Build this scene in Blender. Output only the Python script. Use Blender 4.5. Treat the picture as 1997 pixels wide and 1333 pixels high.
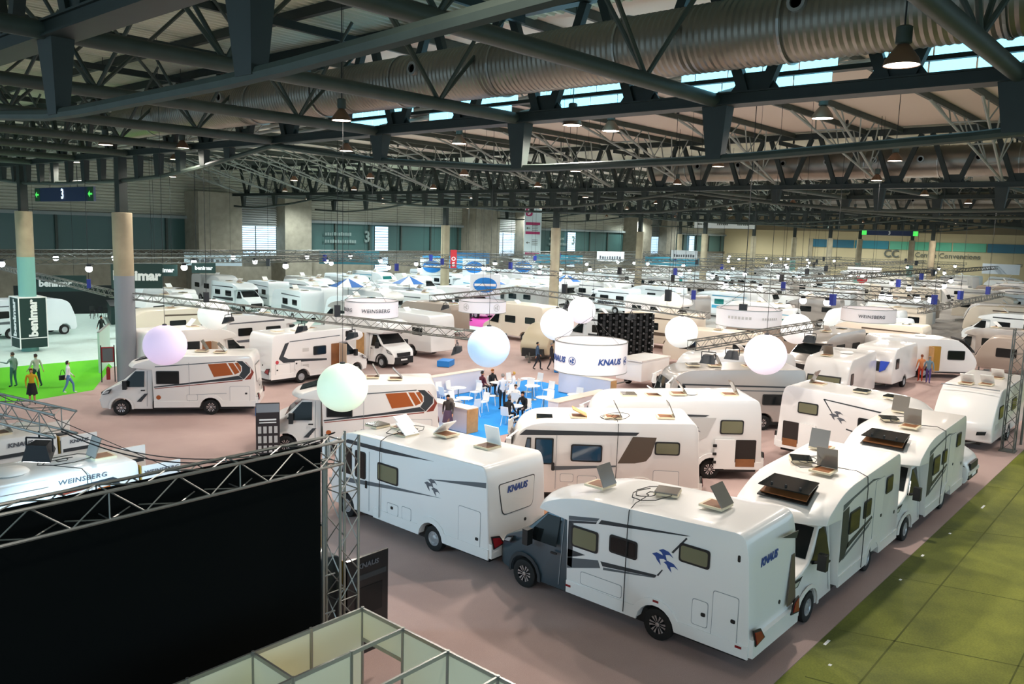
import bpy, bmesh, math, random
from math import sin, cos, pi, radians, atan2, hypot
from mathutils import Vector, Matrix
random.seed(7)
for o in list(bpy.data.objects): bpy.data.objects.remove(o)
S = bpy.context.scene
COL = S.collection
# World axes follow the hall: X runs along the long aisle, Y across it, the camera stands over (0,0) on a gallery.
# ------------------------------------------------------------------ camera
CAM_H, FPX = 8.6, 1600.0
vd = Vector((cos(radians(41)), sin(radians(41)), 0))   # horizontal view direction
rt = Vector((sin(radians(41)), -cos(radians(41)), 0))
tp = math.atan(215.0 / FPX); roll = 0.029
fwd = vd * cos(tp) - Vector((0, 0, sin(tp)))
up = vd * sin(tp) + Vector((0, 0, cos(tp)))
r2 = rt * cos(roll) + up * sin(roll); u2 = up * cos(roll) - rt * sin(roll)
cam = bpy.data.cameras.new('camera'); cam.sensor_width = 36; cam.lens = 36 * FPX / 1997.0
cam.clip_start = .1; cam.clip_end = 600
co = bpy.data.objects.new('camera', cam); COL.objects.link(co); S.camera = co
co.matrix_world = Matrix(((r2.x, u2.x, -fwd.x, 0), (r2.y, u2.y, -fwd.y, 0), (r2.z, u2.z, -fwd.z, CAM_H), (0, 0, 0, 1)))
# ------------------------------------------------------------------ world, exposure
S.view_settings.view_transform = 'Standard'; S.view_settings.look = 'None'
S.view_settings.gamma = 1; S.view_settings.use_curve_mapping = False
S.view_settings.exposure = 0.22
wd = bpy.data.worlds.new('daylight'); S.world = wd; wd.use_nodes = True
wd.node_tree.nodes['Background'].inputs[0].default_value = (.58, .83, 1.0, 1)
wd.node_tree.nodes['Background'].inputs[1].default_value = 1.15
# ------------------------------------------------------------------ materials
def lin(c):
    if isinstance(c, str):
        c = c.lstrip('#'); c = [int(c[i:i+2], 16) / 255 for i in (0, 2, 4)]
    return tuple(x / 12.92 if x <= .04045 else ((x + .055) / 1.055) ** 2.4 for x in c) + (1,)
MATS = {}
def mat(name, c, rough=.5, metal=0, emit=None, es=0, noise=0, nscale=4, bump=0, coat=0, spec=None, alpha=None, trans=0):
    if name in MATS: return MATS[name]
    m = bpy.data.materials.new(name); m.use_nodes = True; nt = m.node_tree; b = nt.nodes['Principled BSDF']
    col = lin(c); b.inputs['Base Color'].default_value = col; b.inputs['Roughness'].default_value = rough; b.inputs['Metallic'].default_value = metal
    if coat: b.inputs['Coat Weight'].default_value = coat; b.inputs['Coat Roughness'].default_value = .08
    if spec is not None: b.inputs['Specular IOR Level'].default_value = spec
    if trans: b.inputs['Transmission Weight'].default_value = trans
    if emit: b.inputs['Emission Color'].default_value = lin(emit); b.inputs['Emission Strength'].default_value = es
    if noise or bump:
        tc = nt.nodes.new('ShaderNodeTexCoord'); n = nt.nodes.new('ShaderNodeTexNoise'); n.inputs['Scale'].default_value = nscale; n.inputs['Detail'].default_value = 5
        nt.links.new(tc.outputs['Object'], n.inputs['Vector'])
        if noise:
            r = nt.nodes.new('ShaderNodeValToRGB'); r.color_ramp.elements[0].position = .3; r.color_ramp.elements[1].position = .7
            r.color_ramp.elements[0].color = tuple(x * (1 - noise) for x in col[:3]) + (1,); r.color_ramp.elements[1].color = tuple(min(1, x * (1 + noise)) for x in col[:3]) + (1,)
            nt.links.new(n.outputs['Fac'], r.inputs['Fac']); nt.links.new(r.outputs['Color'], b.inputs['Base Color'])
        if bump:
            bp = nt.nodes.new('ShaderNodeBump'); bp.inputs['Strength'].default_value = bump; bp.inputs['Distance'].default_value = .02
            nt.links.new(n.outputs['Fac'], bp.inputs['Height']); nt.links.new(bp.outputs['Normal'], b.inputs['Normal'])
    if emit: m.cycles.emission_sampling = 'NONE'
    MATS[name] = m; return m
steel = mat('steel_green', '#3a443d', .55, noise=.15, nscale=2)
steel_d = mat('steel_dark', '#1f2925', .55, noise=.15, nscale=2)
steel_l = mat('steel_light', '#8d938c', .5)
concrete = mat('concrete', '#8f8878', .85, noise=.16, nscale=1.3, bump=.2)
concrete_l = mat('concrete_column', '#a79a80', .8, noise=.12, nscale=1.2)
white = mat('gelcoat_white', '#f0eeec', .28, coat=.5)
white2 = mat('gelcoat_ivory', '#eee9e4', .3, coat=.4)
cream = mat('gelcoat_cream', '#ece1cf', .35, coat=.3)
tan = mat('gelcoat_tan', '#a5968a', .35, coat=.3)
silver = mat('paint_silver', '#b9b4b0', .3, metal=.5, coat=.3)
cabgrey = mat('paint_blue_grey', '#44555f', .28, metal=.35, coat=.6)
plast = mat('plastic_black', '#17191a', .45)
rubber = mat('rubber', '#141414', .75)
glass = mat('tinted_glass', '#171c1e', .06, spec=.35)
glass_y = mat('glass_curtained', '#77765c', .12, spec=.5)
glass_b = mat('glass_blue', '#1f4863', .08, spec=.8)
glass_t = mat('glass_teal', '#23807d', .08, spec=.8)
alu = mat('aluminium', '#a9aaa6', .35, metal=.8)
alu_d = mat('truss_alu_dark', '#6e6f6b', .4, metal=.6)
alloy = mat('alloy_rim', '#c8c9cb', .25, metal=.85)
dgrey = mat('decal_grey', '#5b6166', .4)
ddark = mat('decal_dark', '#31373c', .4)
dlight = mat('decal_light_grey', '#c9c6c3', .4)
dbrown = mat('decal_bronze', '#5d4f42', .4)
orange = mat('decal_orange', '#a9541c', .4)
dred = mat('decal_rust', '#8e3b2a', .4)
knblue = mat('print_blue', '#2b4a8f', .5)
wgrey = mat('print_grey', '#5d6068', .5)
redl = mat('lamp_red', '#86141a', .2, coat=.6)
ambl = mat('headlamp', '#d9dcdc', .12, metal=.4)
wood = mat('wood_light', '#c99a62', .5, noise=.15, nscale=3)
wood_d = mat('wood_brown', '#8c5a35', .5, noise=.15, nscale=3)
wpl = mat('white_plastic', '#f2f1ee', .4)
pinkw = mat('counter_white', '#e9e2e6', .45)
printw = mat('print_white', '#f4f4f2', .6)
bluep = mat('bright_blue', '#1d7fd0', .55)
black = mat('black_cloth', '#0a0d0d', .9, spec=.1)
seamm = mat('seam', '#8f9296', .6)
hatchc = mat('hatch_clear', '#79726a', .12, spec=.7, coat=.3)
lampw = mat('lamp_glow', '#fff4e6', .4, emit='#fff0dc', es=14)
lampc = mat('lamp_glow_cool', '#ffffff', .4, emit='#f2fbff', es=16)
# ------------------------------------------------------------------ helpers
def link(o, parent=None):
    COL.objects.link(o)
    if parent is not None: o.parent = parent
    return o
def thing(name, label, cat, loc=(0, 0, 0), rz=0, group=None, kind=None):
    o = bpy.data.objects.new(name, None); o.empty_display_size = .2; link(o)
    o.location = loc; o.rotation_euler = (0, 0, rz)
    return tag(o, label, cat, group, kind)
def tag(o, label=None, cat=None, group=None, kind=None):
    if label: o['label'] = label
    if cat: o['category'] = cat
    if group: o['group'] = group
    if kind: o['kind'] = kind
    return o
def smooth(me, ang=35):
    me.polygons.foreach_set('use_smooth', [True] * len(me.polygons)); me.set_sharp_from_angle(angle=radians(ang))
class M:
    def __init__(s): s.v = []; s.f = []
    def add(s, vs, fs):
        n = len(s.v); s.v += [tuple(p) for p in vs]; s.f += [tuple(i + n for i in f) for f in fs]; return s
    def box(s, x0, x1, y0, y1, z0, z1):
        return s.add([(x0,y0,z0),(x1,y0,z0),(x1,y1,z0),(x0,y1,z0),(x0,y0,z1),(x1,y0,z1),(x1,y1,z1),(x0,y1,z1)],
                     [(3,2,1,0),(4,5,6,7),(0,1,5,4),(1,2,6,5),(2,3,7,6),(3,0,4,7)])
    def tube(s, a, b, r, n=6, r2=None, cap=True):
        a = Vector(a); b = Vector(b); d = b - a
        if d.length < 1e-6: return s
        d.normalize(); t = Vector((0,0,1)) if abs(d.z) < .9 else Vector((1,0,0))
        e = d.cross(t).normalized(); g = d.cross(e); r2 = r if r2 is None else r2
        vs = [a + (e*cos(2*pi*i/n) + g*sin(2*pi*i/n))*r for i in range(n)] + [b + (e*cos(2*pi*i/n) + g*sin(2*pi*i/n))*r2 for i in range(n)]
        fs = [(i, (i+1)%n, n+(i+1)%n, n+i) for i in range(n)]
        if cap: fs += [tuple(range(n))[::-1], tuple(range(n, 2*n))]
        return s.add(vs, fs)
    def path(s, pts, r, n=6):
        for a, b in zip(pts, pts[1:]): s.tube(a, b, r, n)
        return s
    def bar(s, a, b, w, h):                       # rectangular bar, h measured upward where possible
        a = Vector(a); b = Vector(b); d = (b - a).normalized(); t = Vector((0,0,1)) if abs(d.z) < .95 else Vector((1,0,0))
        e = d.cross(t).normalized() * w/2; g = e.cross(d).normalized() * h/2
        vs = [a-e-g, a+e-g, a+e+g, a-e+g, b-e-g, b+e-g, b+e+g, b-e+g]
        return s.add(vs, [(3,2,1,0),(4,5,6,7),(0,1,5,4),(1,2,6,5),(2,3,7,6),(3,0,4,7)])
    def plate(s, pts, nrm):                        # polygon (3d) thickened along vector nrm
        n = len(pts); nrm = Vector(nrm); vs = [Vector(p) for p in pts] + [Vector(p) + nrm for p in pts]
        return s.add(vs, [tuple(range(n))[::-1], tuple(range(n, 2*n))] + [(i, (i+1)%n, n+(i+1)%n, n+i) for i in range(n)])
    def lathe(s, prof, n=16, c=(0,0,0), axis='z', cap=True):
        vs = []; fs = []
        for r, h in prof:
            for i in range(n):
                a = 2*pi*i/n; p = (r*cos(a), r*sin(a), h)
                if axis == 'y': p = (p[0], p[2], p[1])
                if axis == 'x': p = (p[2], p[0], p[1])
                vs.append((p[0]+c[0], p[1]+c[1], p[2]+c[2]))
        for k in range(len(prof)-1):
            for i in range(n): fs.append((k*n+i, k*n+(i+1)%n, (k+1)*n+(i+1)%n, (k+1)*n+i))
        if cap and prof[0] != prof[-1]: fs += [tuple(range(n))[::-1], tuple(range((len(prof)-1)*n, len(prof)*n))]
        return s.add(vs, fs)
    def ball(s, c, r, n=16, m=10, sz=1):
        return s.lathe([(max(r*sin(pi*k/m), r*.01), -r*cos(pi*k/m)*sz) for k in range(m+1)], n, c)
    def mesh(s, name, sm=None):
        me = bpy.data.meshes.new(name); me.from_pydata(s.v, [], s.f); me.update()
        bm = bmesh.new(); bm.from_mesh(me); bmesh.ops.recalc_face_normals(bm, faces=bm.faces); bm.to_mesh(me); bm.free()
        if sm: smooth(me, sm)
        return me
    def build(s, name, m, parent=None, sm=None, loc=None, rot=None):
        return obj(name, s.mesh(name, sm), m, parent, loc, rot)
def obj(name, me, m, parent=None, loc=None, rot=None):
    if m is not None and not me.materials: me.materials.append(m)
    o = bpy.data.objects.new(name, me)
    if m is not None and me.materials and me.materials[0] != m:
        o.material_slots[0].link = 'OBJECT'; o.material_slots[0].material = m
    if loc: o.location = loc
    if rot: o.rotation_euler = rot
    return link(o, parent)
def copy_tree(o, loc=None, rz=None, parent=None, tree=None):
    if tree is None:
        tree = {}
        for x in bpy.data.objects:
            if x.parent: tree.setdefault(x.parent.name, []).append(x)
    c = o.copy(); link(c)
    c.parent = parent
    if loc is not None: c.location = loc
    if rz is not None: c.rotation_euler = (0, 0, rz)
    for k in tree.get(o.name, ()): copy_tree(k, parent=c, tree=tree)
    return c
def TREE():
    t = {}
    for x in bpy.data.objects:
        if x.parent: t.setdefault(x.parent.name, []).append(x)
    return t
def rnd(pts, n=4):                                  # polygon with (x,z[,radius]) corners rounded
    out = []; N = len(pts)
    for i, p in enumerate(pts):
        if len(p) < 3 or p[2] <= 0: out.append((p[0], p[1])); continue
        P = Vector(p[:2]); a = Vector(pts[i-1][:2]) - P; b = Vector(pts[(i+1)%N][:2]) - P; r = min(p[2], a.length*.49, b.length*.49)
        a = P + a.normalized()*r; b = P + b.normalized()*r
        for k in range(n+1):
            t = k/n; q = a*(1-t)**2 + P*2*t*(1-t) + b*t*t; out.append((q.x, q.y))
    return out
def rrect(x0, x1, z0, z1, r): return rnd([(x0,z0,r),(x1,z0,r),(x1,z1,r),(x0,z1,r)], 3)
def prism(outline, w, bev=.04, seg=2, ys=(), deform=None, name='body', sm=35):
    """side outline (x,z) swept across y from -w/2 to w/2, cap edges rounded, extra slices ys, then deform(x,y,z)"""
    bm = bmesh.new(); n = len(outline); sl = [-w/2] + list(ys) + [w/2]; rows = []
    for y in sl: rows.append([bm.verts.new((x, y, z)) for x, z in outline])
    for a, b in zip(rows, rows[1:]):
        for i in range(n): bm.faces.new((a[i], a[(i+1)%n], b[(i+1)%n], b[i]))
    bm.faces.new(rows[0][::-1]); bm.faces.new(rows[-1])
    bmesh.ops.recalc_face_normals(bm, faces=bm.faces)
    if bev:
        bm.edges.ensure_lookup_table(); cap = []
        for e in bm.edges:
            y0, y1 = e.verts[0].co.y, e.verts[1].co.y
            if abs(y0-y1) < 1e-6 and abs(abs(y0)-w/2) < 1e-6: cap.append(e)
        bmesh.ops.bevel(bm, geom=cap, offset=bev, segments=seg, affect='EDGES', clamp_overlap=True, profile=.5)
    if deform:
        for v in bm.verts: v.co = deform(*v.co)
    me = bpy.data.meshes.new(name); bm.to_mesh(me); bm.free(); smooth(me, sm); return me
# text meshes are made first, while the scene is still empty
TXT = {}
def make_texts(lst):
    obs = []
    for s, bold, sp in lst:
        cu = bpy.data.curves.new('t', 'FONT'); cu.body = s; cu.size = 1; cu.align_x = 'CENTER'; cu.align_y = 'CENTER'
        cu.offset = bold; cu.extrude = .004; cu.space_character = sp; cu.resolution_u = 2
        o = bpy.data.objects.new('t', cu); COL.objects.link(o); obs.append((s, o))
    dg = bpy.context.evaluated_depsgraph_get()
    for s, o in obs: TXT[s] = bpy.data.meshes.new_from_object(o.evaluated_get(dg))
    for s, o in obs: bpy.data.objects.remove(o)
make_texts([('KNAUS', .035, 1), ('WEINSBERG', .015, 1.1), ('benimar', .05, 1), ('3', .03, 1), ('CC', .03, 1), ('Centre Convencions', .01, 1), ('O', .03, 1), ('E', .03, 1)])
def text(s, m, size, parent, loc, xdir, zdir, shear=0, sx=1, name='lettering'):
    """flat lettering: local x of the text along xdir, up along zdir, front face along xdir x zdir"""
    me = TXT[s].copy(); X = Vector(xdir).normalized(); Z = Vector(zdir).normalized(); N = X.cross(Z); L = Vector(loc)
    for v in me.vertices:
        p = v.co.copy(); v.co = L + X*((p.x + shear*p.y)*size*sx) + Z*(p.y*size) + N*(p.z + .004)
    me.materials.clear(); return obj(name, me, m, parent)
def blur_line(m, parent, loc, xdir, zdir, w, h, n, name='illegible_lettering'):
    """lettering too small to read in the photograph: a row of uneven blocks"""
    X = Vector(xdir).normalized(); Z = Vector(zdir).normalized(); N = X.cross(Z)*.012; L = Vector(loc); rr = random.Random(int(w*100)+n); s = M(); x = -w/2
    for k in range(n):
        bw = w/n*rr.uniform(.5, .8); hh = h*rr.uniform(.75, 1)
        s.plate([L+X*x-Z*h/2, L+X*(x+bw)-Z*h/2, L+X*(x+bw)+Z*(hh-h/2), L+X*x+Z*(hh-h/2)], N); x += w/n
    return s.build(name, m, parent)
# ------------------------------------------------------------------ the hall
def struct(name, label=None): 
    o = bpy.data.objects.new(name, None); link(o); o['kind'] = 'structure'
    if label: o['label'] = label
    return o
UMAX, VMAX = 94.0, 186.0
def floor_mat(name, c, c2, scale=.35, rough=.7, fine=60, bump=.3, seams=0):
    m = bpy.data.materials.new(name); m.use_nodes = True; nt = m.node_tree; b = nt.nodes['Principled BSDF']; b.inputs['Roughness'].default_value = rough
    tc = nt.nodes.new('ShaderNodeTexCoord'); n = nt.nodes.new('ShaderNodeTexNoise'); n.inputs['Scale'].default_value = scale; n.inputs['Detail'].default_value = 6
    n2 = nt.nodes.new('ShaderNodeTexNoise'); n2.inputs['Scale'].default_value = fine; n2.inputs['Detail'].default_value = 2
    r = nt.nodes.new('ShaderNodeValToRGB'); r.color_ramp.elements[0].position = .35; r.color_ramp.elements[1].position = .65
    r.color_ramp.elements[0].color = lin(c); r.color_ramp.elements[1].color = lin(c2)
    nt.links.new(tc.outputs['Object'], n.inputs['Vector']); nt.links.new(tc.outputs['Object'], n2.inputs['Vector']); nt.links.new(n.outputs['Fac'], r.inputs['Fac'])
    mx = nt.nodes.new('ShaderNodeMixRGB'); mx.blend_type = 'OVERLAY'; mx.inputs[0].default_value = .35
    nt.links.new(r.outputs['Color'], mx.inputs[1]); nt.links.new(n2.outputs['Fac'], mx.inputs[2]); nt.links.new(mx.outputs['Color'], b.inputs['Base Color'])
    bp = nt.nodes.new('ShaderNodeBump'); bp.inputs['Strength'].default_value = bump; bp.inputs['Distance'].default_value = .01
    nt.links.new(n2.outputs['Fac'], bp.inputs['Height']); nt.links.new(bp.outputs['Normal'], b.inputs['Normal']); return m
fl = M().box(-25, VMAX, -40, UMAX, -.3, 0).build('floor', floor_mat('concrete_floor', '#8d8a86', '#a09c96', .2), None); fl['kind'] = 'structure'
def carpet(name, pts, m, z=.012, label=None):
    o = M().plate([(x, y, .001) for x, y in pts], (0, 0, z-.001)).build(name, m); o['kind'] = 'structure'
    if label: o['label'] = label
    return o
pink = floor_mat('carpet_taupe', '#a98f8a', '#bba29c', .25, .95, 90, .4)
greenf = floor_mat('floor_moss_green', '#525a14', '#83882c', .45, .75, 25, .3)
carpet('taupe_carpet', [(2, 5.85), (66, 5.85), (66, 49), (20.6, 49), (14.2, 42.2), (12, 42.2), (12, 44), (2, 44)], pink, .010, 'taupe pink carpet under the motorhomes')
gf = carpet('moss_green_floor', [(-10, -30), (110, -30), (110, 5.84), (-10, 5.84)], greenf, .008, 'moss green painted floor of the aisle')
grime = mat('tyre_grime', '#515718', .9)
mg = M()
for (a, b, w) in [((14.5, 4.6), (40, 4.9), .035), ((16, 2.4), (38, 2.6), .03), ((18.0, 5.7), (19.5, 1.0), .03), ((22, 5.8), (23.5, 0), .025), ((27, 5.8), (29, 1), .025), ((15.5, 5.5), (16.3, 2), .03), ((20, 1.5), (36, 3.6), .03), ((33, 5.8), (34, 2), .025)]:
    d = Vector((b[0]-a[0], b[1]-a[1])).normalized(); e = Vector((-d.y, d.x))*w*.55
    mg.plate([(a[0]-e.x, a[1]-e.y, .0085), (a[0]+e.x, a[1]+e.y, .0085), (b[0]+e.x, b[1]+e.y, .0085), (b[0]-e.x, b[1]-e.y, .0085)], (0, 0, .001))
mg.build('floor_joint_lines', grime, gf)
carpet('lime_carpet', [(12, 42.2), (14.2, 42.2), (17.0, 42.9), (20.6, 49.2), (21.4, 52.2), (15.8, 52.6), (12, 52.6)], mat('carpet_lime', '#5cc400', .9, noise=.08, nscale=30, bump=.3), .016, 'bright lime green carpet in front of the white stand floor')
carpet('mint_floor', [(2, 52.6), (15.8, 52.6), (21.4, 52.2), (20.6, 49.2), (66, 49), (66, 80), (2, 80)], mat('floor_mint_white', '#cfe3da', .5, noise=.04, nscale=3), .010, 'pale mint white stand floor')
carpet('blue_carpet', [(23.9, 22.6), (36.6, 22.6), (36.6, 30.4), (24.4, 30.4), (23.9, 26)], mat('carpet_blue', '#1f8fe0', .9, noise=.06, nscale=20, bump=.2), .018, 'bright blue carpet of the lounge')
carpet('magenta_carpet', [(53.5, 49.2), (62, 49.2), (62, 57), (53.5, 57)], mat('carpet_magenta', '#c43a9c', .9), .02, 'magenta carpet beyond the small ring banner')
# floor marks on the aisle
for i, (x, y, s) in enumerate([(17.2, 5.7, .2), (16.3, 5.3, .06), (21.9, 5.55, .08), (24.1, 5.6, .12), (26.6, 5.5, .07), (30.2, 5.35, .3)]):
    M().box(x-s*.7, x+s*.7, y-.03, y+.03, .012, .016).build('tape_mark', printw, gf)
# ---- left wall (Y = UMAX): siding above, panelled band, concrete cores
wl = struct('wall_left')
M().box(-25, VMAX+1, UMAX, UMAX+.5, 0, 5.2).build('concrete_base', concrete, wl)
M().box(-25, VMAX+1, UMAX+.1, UMAX+.5, 5.2, 9).build('glazed_band', mat('band_teal', '#41605c', .35), wl)
M().box(-25, VMAX+1, UMAX-.5, UMAX+.3, 9.0, 9.35).build('ledge', mat('ledge_grey', '#8b9290', .6), wl)
M().box(-25, VMAX+1, UMAX-.25, UMAX+.2, 4.7, 5.3).build('sill_beam', mat('sill_brown', '#5d564a', .7), wl)
sid = M(); z = 9.35
while z < 15.9:
    sid.add([(-25, UMAX+.1, z), (VMAX+1, UMAX+.1, z), (VMAX+1, UMAX-.02, z+.1), (-25, UMAX-.02, z+.1), (VMAX+1, UMAX-.02, z+.24), (-25, UMAX-.02, z+.24), (VMAX+1, UMAX+.1, z+.34), (-25, UMAX+.1, z+.34)], [(0,1,2,3), (3,2,4,5), (5,4,6,7)]); z += .34
sid.build('siding', mat('siding_grey', '#b4b2a2', .6, noise=.1, nscale=.3), wl)
mull = M()
for x in range(-20, int(VMAX), 6): mull.box(x, x+.25, UMAX-.12, UMAX+.1, 5.2, 9)
mull.build('mullion', steel, wl)
sky_w = mat('window_daylight', '#d5e6f2', .3, emit='#b9dcf7', es=1.3)
sky_p = mat('window_daylight_pale', '#e6e6ea', .3, emit='#d8e4f0', es=1.0)
def grid_window(n, x0, x1, z0, z1, y, nx, nz, m, axis='x'):
    w = struct('window_%d' % n)
    pw = (x1-x0)/nx
    for i in range(nx):
        M().box(x0+i*pw+.03, x0+(i+1)*pw-.03, y-.02, y+.02, z0, z1).build('pane', m, w)
    f = M()
    for i in range(nx+1): f.box(x0+i*pw-.05, x0+i*pw+.05, y-.09, y, z0, z1)
    for k in range(nz+1): zz = z0+(z1-z0)*k/nz; f.box(x0, x1, y-.08, y, zz-.03, zz+.03)
    f.build('window_frame', steel, w); return w
n = 1
for xc in (57.0, 103.6, 150.4):                    # concrete cores, each with a louvred window between
    co_ = struct('wall_left')
    M().box(xc-8.6, xc-3, UMAX-3.2, UMAX+.2, 0, 12.2).build('core_pier', concrete, co_)
    M().box(xc+3, xc+7.0, UMAX-3.2, UMAX+.2, 0, 12.2).build('core_pier', concrete, co_)
    grid_window(n, xc-3, xc+3, 4.6, 8.4, UMAX-1.2, 2, 14, sky_w); n += 1
    lv = M(); z = 8.5
    while z < 12.2: lv.add([(xc-3, UMAX-1.2, z), (xc+3, UMAX-1.2, z), (xc+3, UMAX-1.45, z-.14), (xc-3, UMAX-1.45, z-.14), (xc+3, UMAX-1.2, z+.1), (xc-3, UMAX-1.2, z+.1)], [(0,1,2,3), (0,1,4,5)]); z += .28
    lv.build('louvre', mat('louvre_pale', '#a8aaa6', .5), co_)
for xc in (78.2, 124.0, 169.5): grid_window(n, xc-1.3, xc+1.3, 5.3, 8.8, UMAX-.2, 1, 9, sky_w); n += 1
for xc in (78.2, 124.0): grid_window(n, xc-1.3, xc+1.3, 2.3, 4.4, UMAX-.2, 1, 6, sky_w); n += 1
for xc in (71.5, 120.5):
    t = struct('trim_%d' % (1 if xc < 100 else 2), 'pale lettering on the dark panelled wall')
    text('3', mat('wall_letter', '#7d8f8a', .7), 2.2, t, (xc+4, UMAX-.3, 7.2), (1, 0, 0), (0, 0, 1)); blur_line(mat('wall_letter', '#7d8f8a', .7), t, (xc-1, UMAX-.3, 7.6), (1, 0, 0), (0, 0, 1), 4.5, .5, 12); blur_line(mat('wall_letter', '#7d8f8a', .7), t, (xc-.6, UMAX-.3, 6.6), (1, 0, 0), (0, 0, 1), 5.4, .5, 13)
# ---- end wall (X = VMAX)
we = struct('wall_end')
M().box(VMAX, VMAX+.5, -40, UMAX, 0, 10.7).build('cream_wall', mat('wall_cream', '#cdbb93', .7, noise=.08, nscale=.15), we)
M().box(VMAX-.2, VMAX+.5, -40, UMAX, 10.7, 16).build('upper_wall', mat('wall_brown', '#7d6f56', .8, noise=.1, nscale=.2), we)
gr = [mat('band_green', '#5fae8b', .3), mat('band_blue', '#2f7f8e', .3), mat('band_deep', '#2b6a80', .3)]
y = 72.0; k = 0
while y > -2:
    L = (9, 7, 12, 6)[k % 4]; M().box(VMAX-.25, VMAX, y-L, y, 7.2, 8.9).build('glass_band', gr[(2, 1, 0, 0)[k % 4]], we); y -= L + .25; k += 1
M().box(VMAX-.35, VMAX, 72, 73, 0, 9).build('pilaster', concrete_l, we)
wdk = mat('letter_grey', '#5a5c52', .7)
text('CC', wdk, 2.2, we, (VMAX-.3, 55.0, 6.2), (0, -1, 0), (0, 0, 1)); text('Centre Convencions', wdk, 1.45, we, (VMAX-.3, 44.2, 6.2), (0, -1, 0), (0, 0, 1))
# ---- roof
dbl = [(6.2, 19.3), (53.0, 66.0), (100.0, 113.0), (147.0, 160.0)]
UG = [3.6 + 6.55*i for i in range(-2, 14)]
ce = struct('ceiling')
deckm = mat('deck_grey', '#c4c8b2', .55, noise=.08, nscale=.4); panelm = mat('ceiling_panel', '#cfc3b4', .75)
def deck(v0, v1, y0, y1, z, m, pitch):
    s = M(); y = y0; vs = []; fs = []
    prof = [(0, 0), (.35, 0), (.5, .09), (.85, .09), (1, 0)]
    pts = []
    while y < y1:
        for a, h in prof[:-1]: pts.append((y + a*pitch, z + h))
        y += pitch
    for yy, zz in pts: vs += [(v0, yy, zz), (v1, yy, zz)]
    for i in range(len(pts)-1): fs.append((2*i, 2*i+1, 2*i+3, 2*i+2))
    s.add(vs, fs); return s
deck(-12, 21, -22, UMAX, 15.35, deckm, .36).build('roof_deck', deckm, ce)
for a, b in dbl[1:]: M().box(a-.8, b+1, -15, UMAX, 15.5, 15.7).build('roof_deck', deckm, ce)
prev = 21.0
for a, b in dbl[1:] + [(VMAX, VMAX)]:
    M().box(prev, a-.8, -15, UMAX, 15.4, 15.6).build('roof_panel', panelm, ce); prev = b + 1
M().box(-12, VMAX, -22, UMAX, 15.75, 16).build('roof_cover', mat('roof_outer', '#707070', .8), ce)
for v in [-8, -4.6, -1.4, 1.8, 4.6, 9.4, 12.6, 15.8]: M().box(v-.1, v+.1, -18, UMAX-1, 15.05, 15.35).build('purlin', steel_d, ce)
def chord_z(u):                                     # fish-belly line of the lower chord
    P = [(-20,10.7),(-9,11.0),(-3,11.55),(3.6,10.85),(10.1,10.55),(16.7,10.5),(23.2,10.95),(30,11.8),(36,11.1),(40,10.75),(44,10.65),(51,10.65),(58,10.75),(66,11.3),(72,11.8),(79,10.95),(86,10.5),(94,10.8)]
    for (a, za), (b, zb) in zip(P, P[1:]):
        if a <= u <= b: return za + (zb-za)*(u-a)/(b-a)
    return 10.7
NG = [0]
def girder(v, y0, y1, near, side):
    NG[0] += 1
    g = struct('trim_%d' % NG[0], 'dark green steel roof girder with posts and a bowed lower chord')
    M().box(v-.24, v+.24, y0, y1, 11.88, 12.1).build('girder_beam', steel_d, g)
    M().box(v-.3, v+.3, y0, y1, 12.1, 12.14).build('girder_flange', steel_d, g)
    M().box(v-.3, v+.3, y0, y1, 11.84, 11.88).build('girder_flange', steel_d, g)
    M().box(v-.2, v+.2, y0, y1, 15.0, 15.35).build('top_chord', steel_d, g)
    pts = []; u = y0
    while u < y1: pts.append((v, u, chord_z(u))); u += 1.6
    lc = M(); lc.path(pts, .11, 8); lc.build('lower_chord', steel, g, 40)
    ps = [u for u in UG if y0 < u < y1 and not 31 < u < 71 and chord_z(u) < 11.5]
    u = 33.4
    while u < 70: ps.append(u); u += 2.18
    J = M()
    for u in ps:
        zc = chord_z(u); w0, w1 = (.34, .2) if not 31 < u < 71 else (.26, .2)
        p = M() if near else J
        p.add([(v-w0*.6, u-w0, 11.86), (v+w0*.6, u-w0, 11.86), (v+w0*.6, u+w0, 11.86), (v-w0*.6, u+w0, 11.86), (v-w1*.6, u-w1, zc), (v+w1*.6, u-w1, zc), (v+w1*.6, u+w1, zc), (v-w1*.6, u+w1, zc)],
              [(3,2,1,0),(4,5,6,7),(0,1,5,4),(1,2,6,5),(2,3,7,6),(3,0,4,7)])
        if near: p.build('post', steel_d, g)
    if not near: J.build('posts', steel_d, g)['kind'] = 'stuff'
    J = M(); u = y0 + 1
    while u < y1-3.3:
        for d in (-1, 1):
            p = M() if near and u < 45 else J
            a, b = Vector((v, u+d*.25, 12.12)), Vector((v, u+d*1.35, 15.0)); p.bar(a, b, .22, .26)
            if p is not J: p.build('diagonal_strut', steel_d, g)
        J.plate([(v-.02, u-.65, 12.14), (v-.02, u+.65, 12.14), (v-.02, u+.3, 12.6), (v-.02, u-.3, 12.6)], (.04, 0, 0))
        u += 3.275
    if J.v: J.build('strut_and_gusset_set', steel_d, g)['kind'] = 'stuff'
    return g
for i, (a, b) in enumerate(dbl):
    lo = -18 if i == 0 else -8 if i == 1 else 5
    girder(a, lo, UMAX-.4, i == 0, -1); girder(b, lo, UMAX-.4, i == 0, 1)
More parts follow.
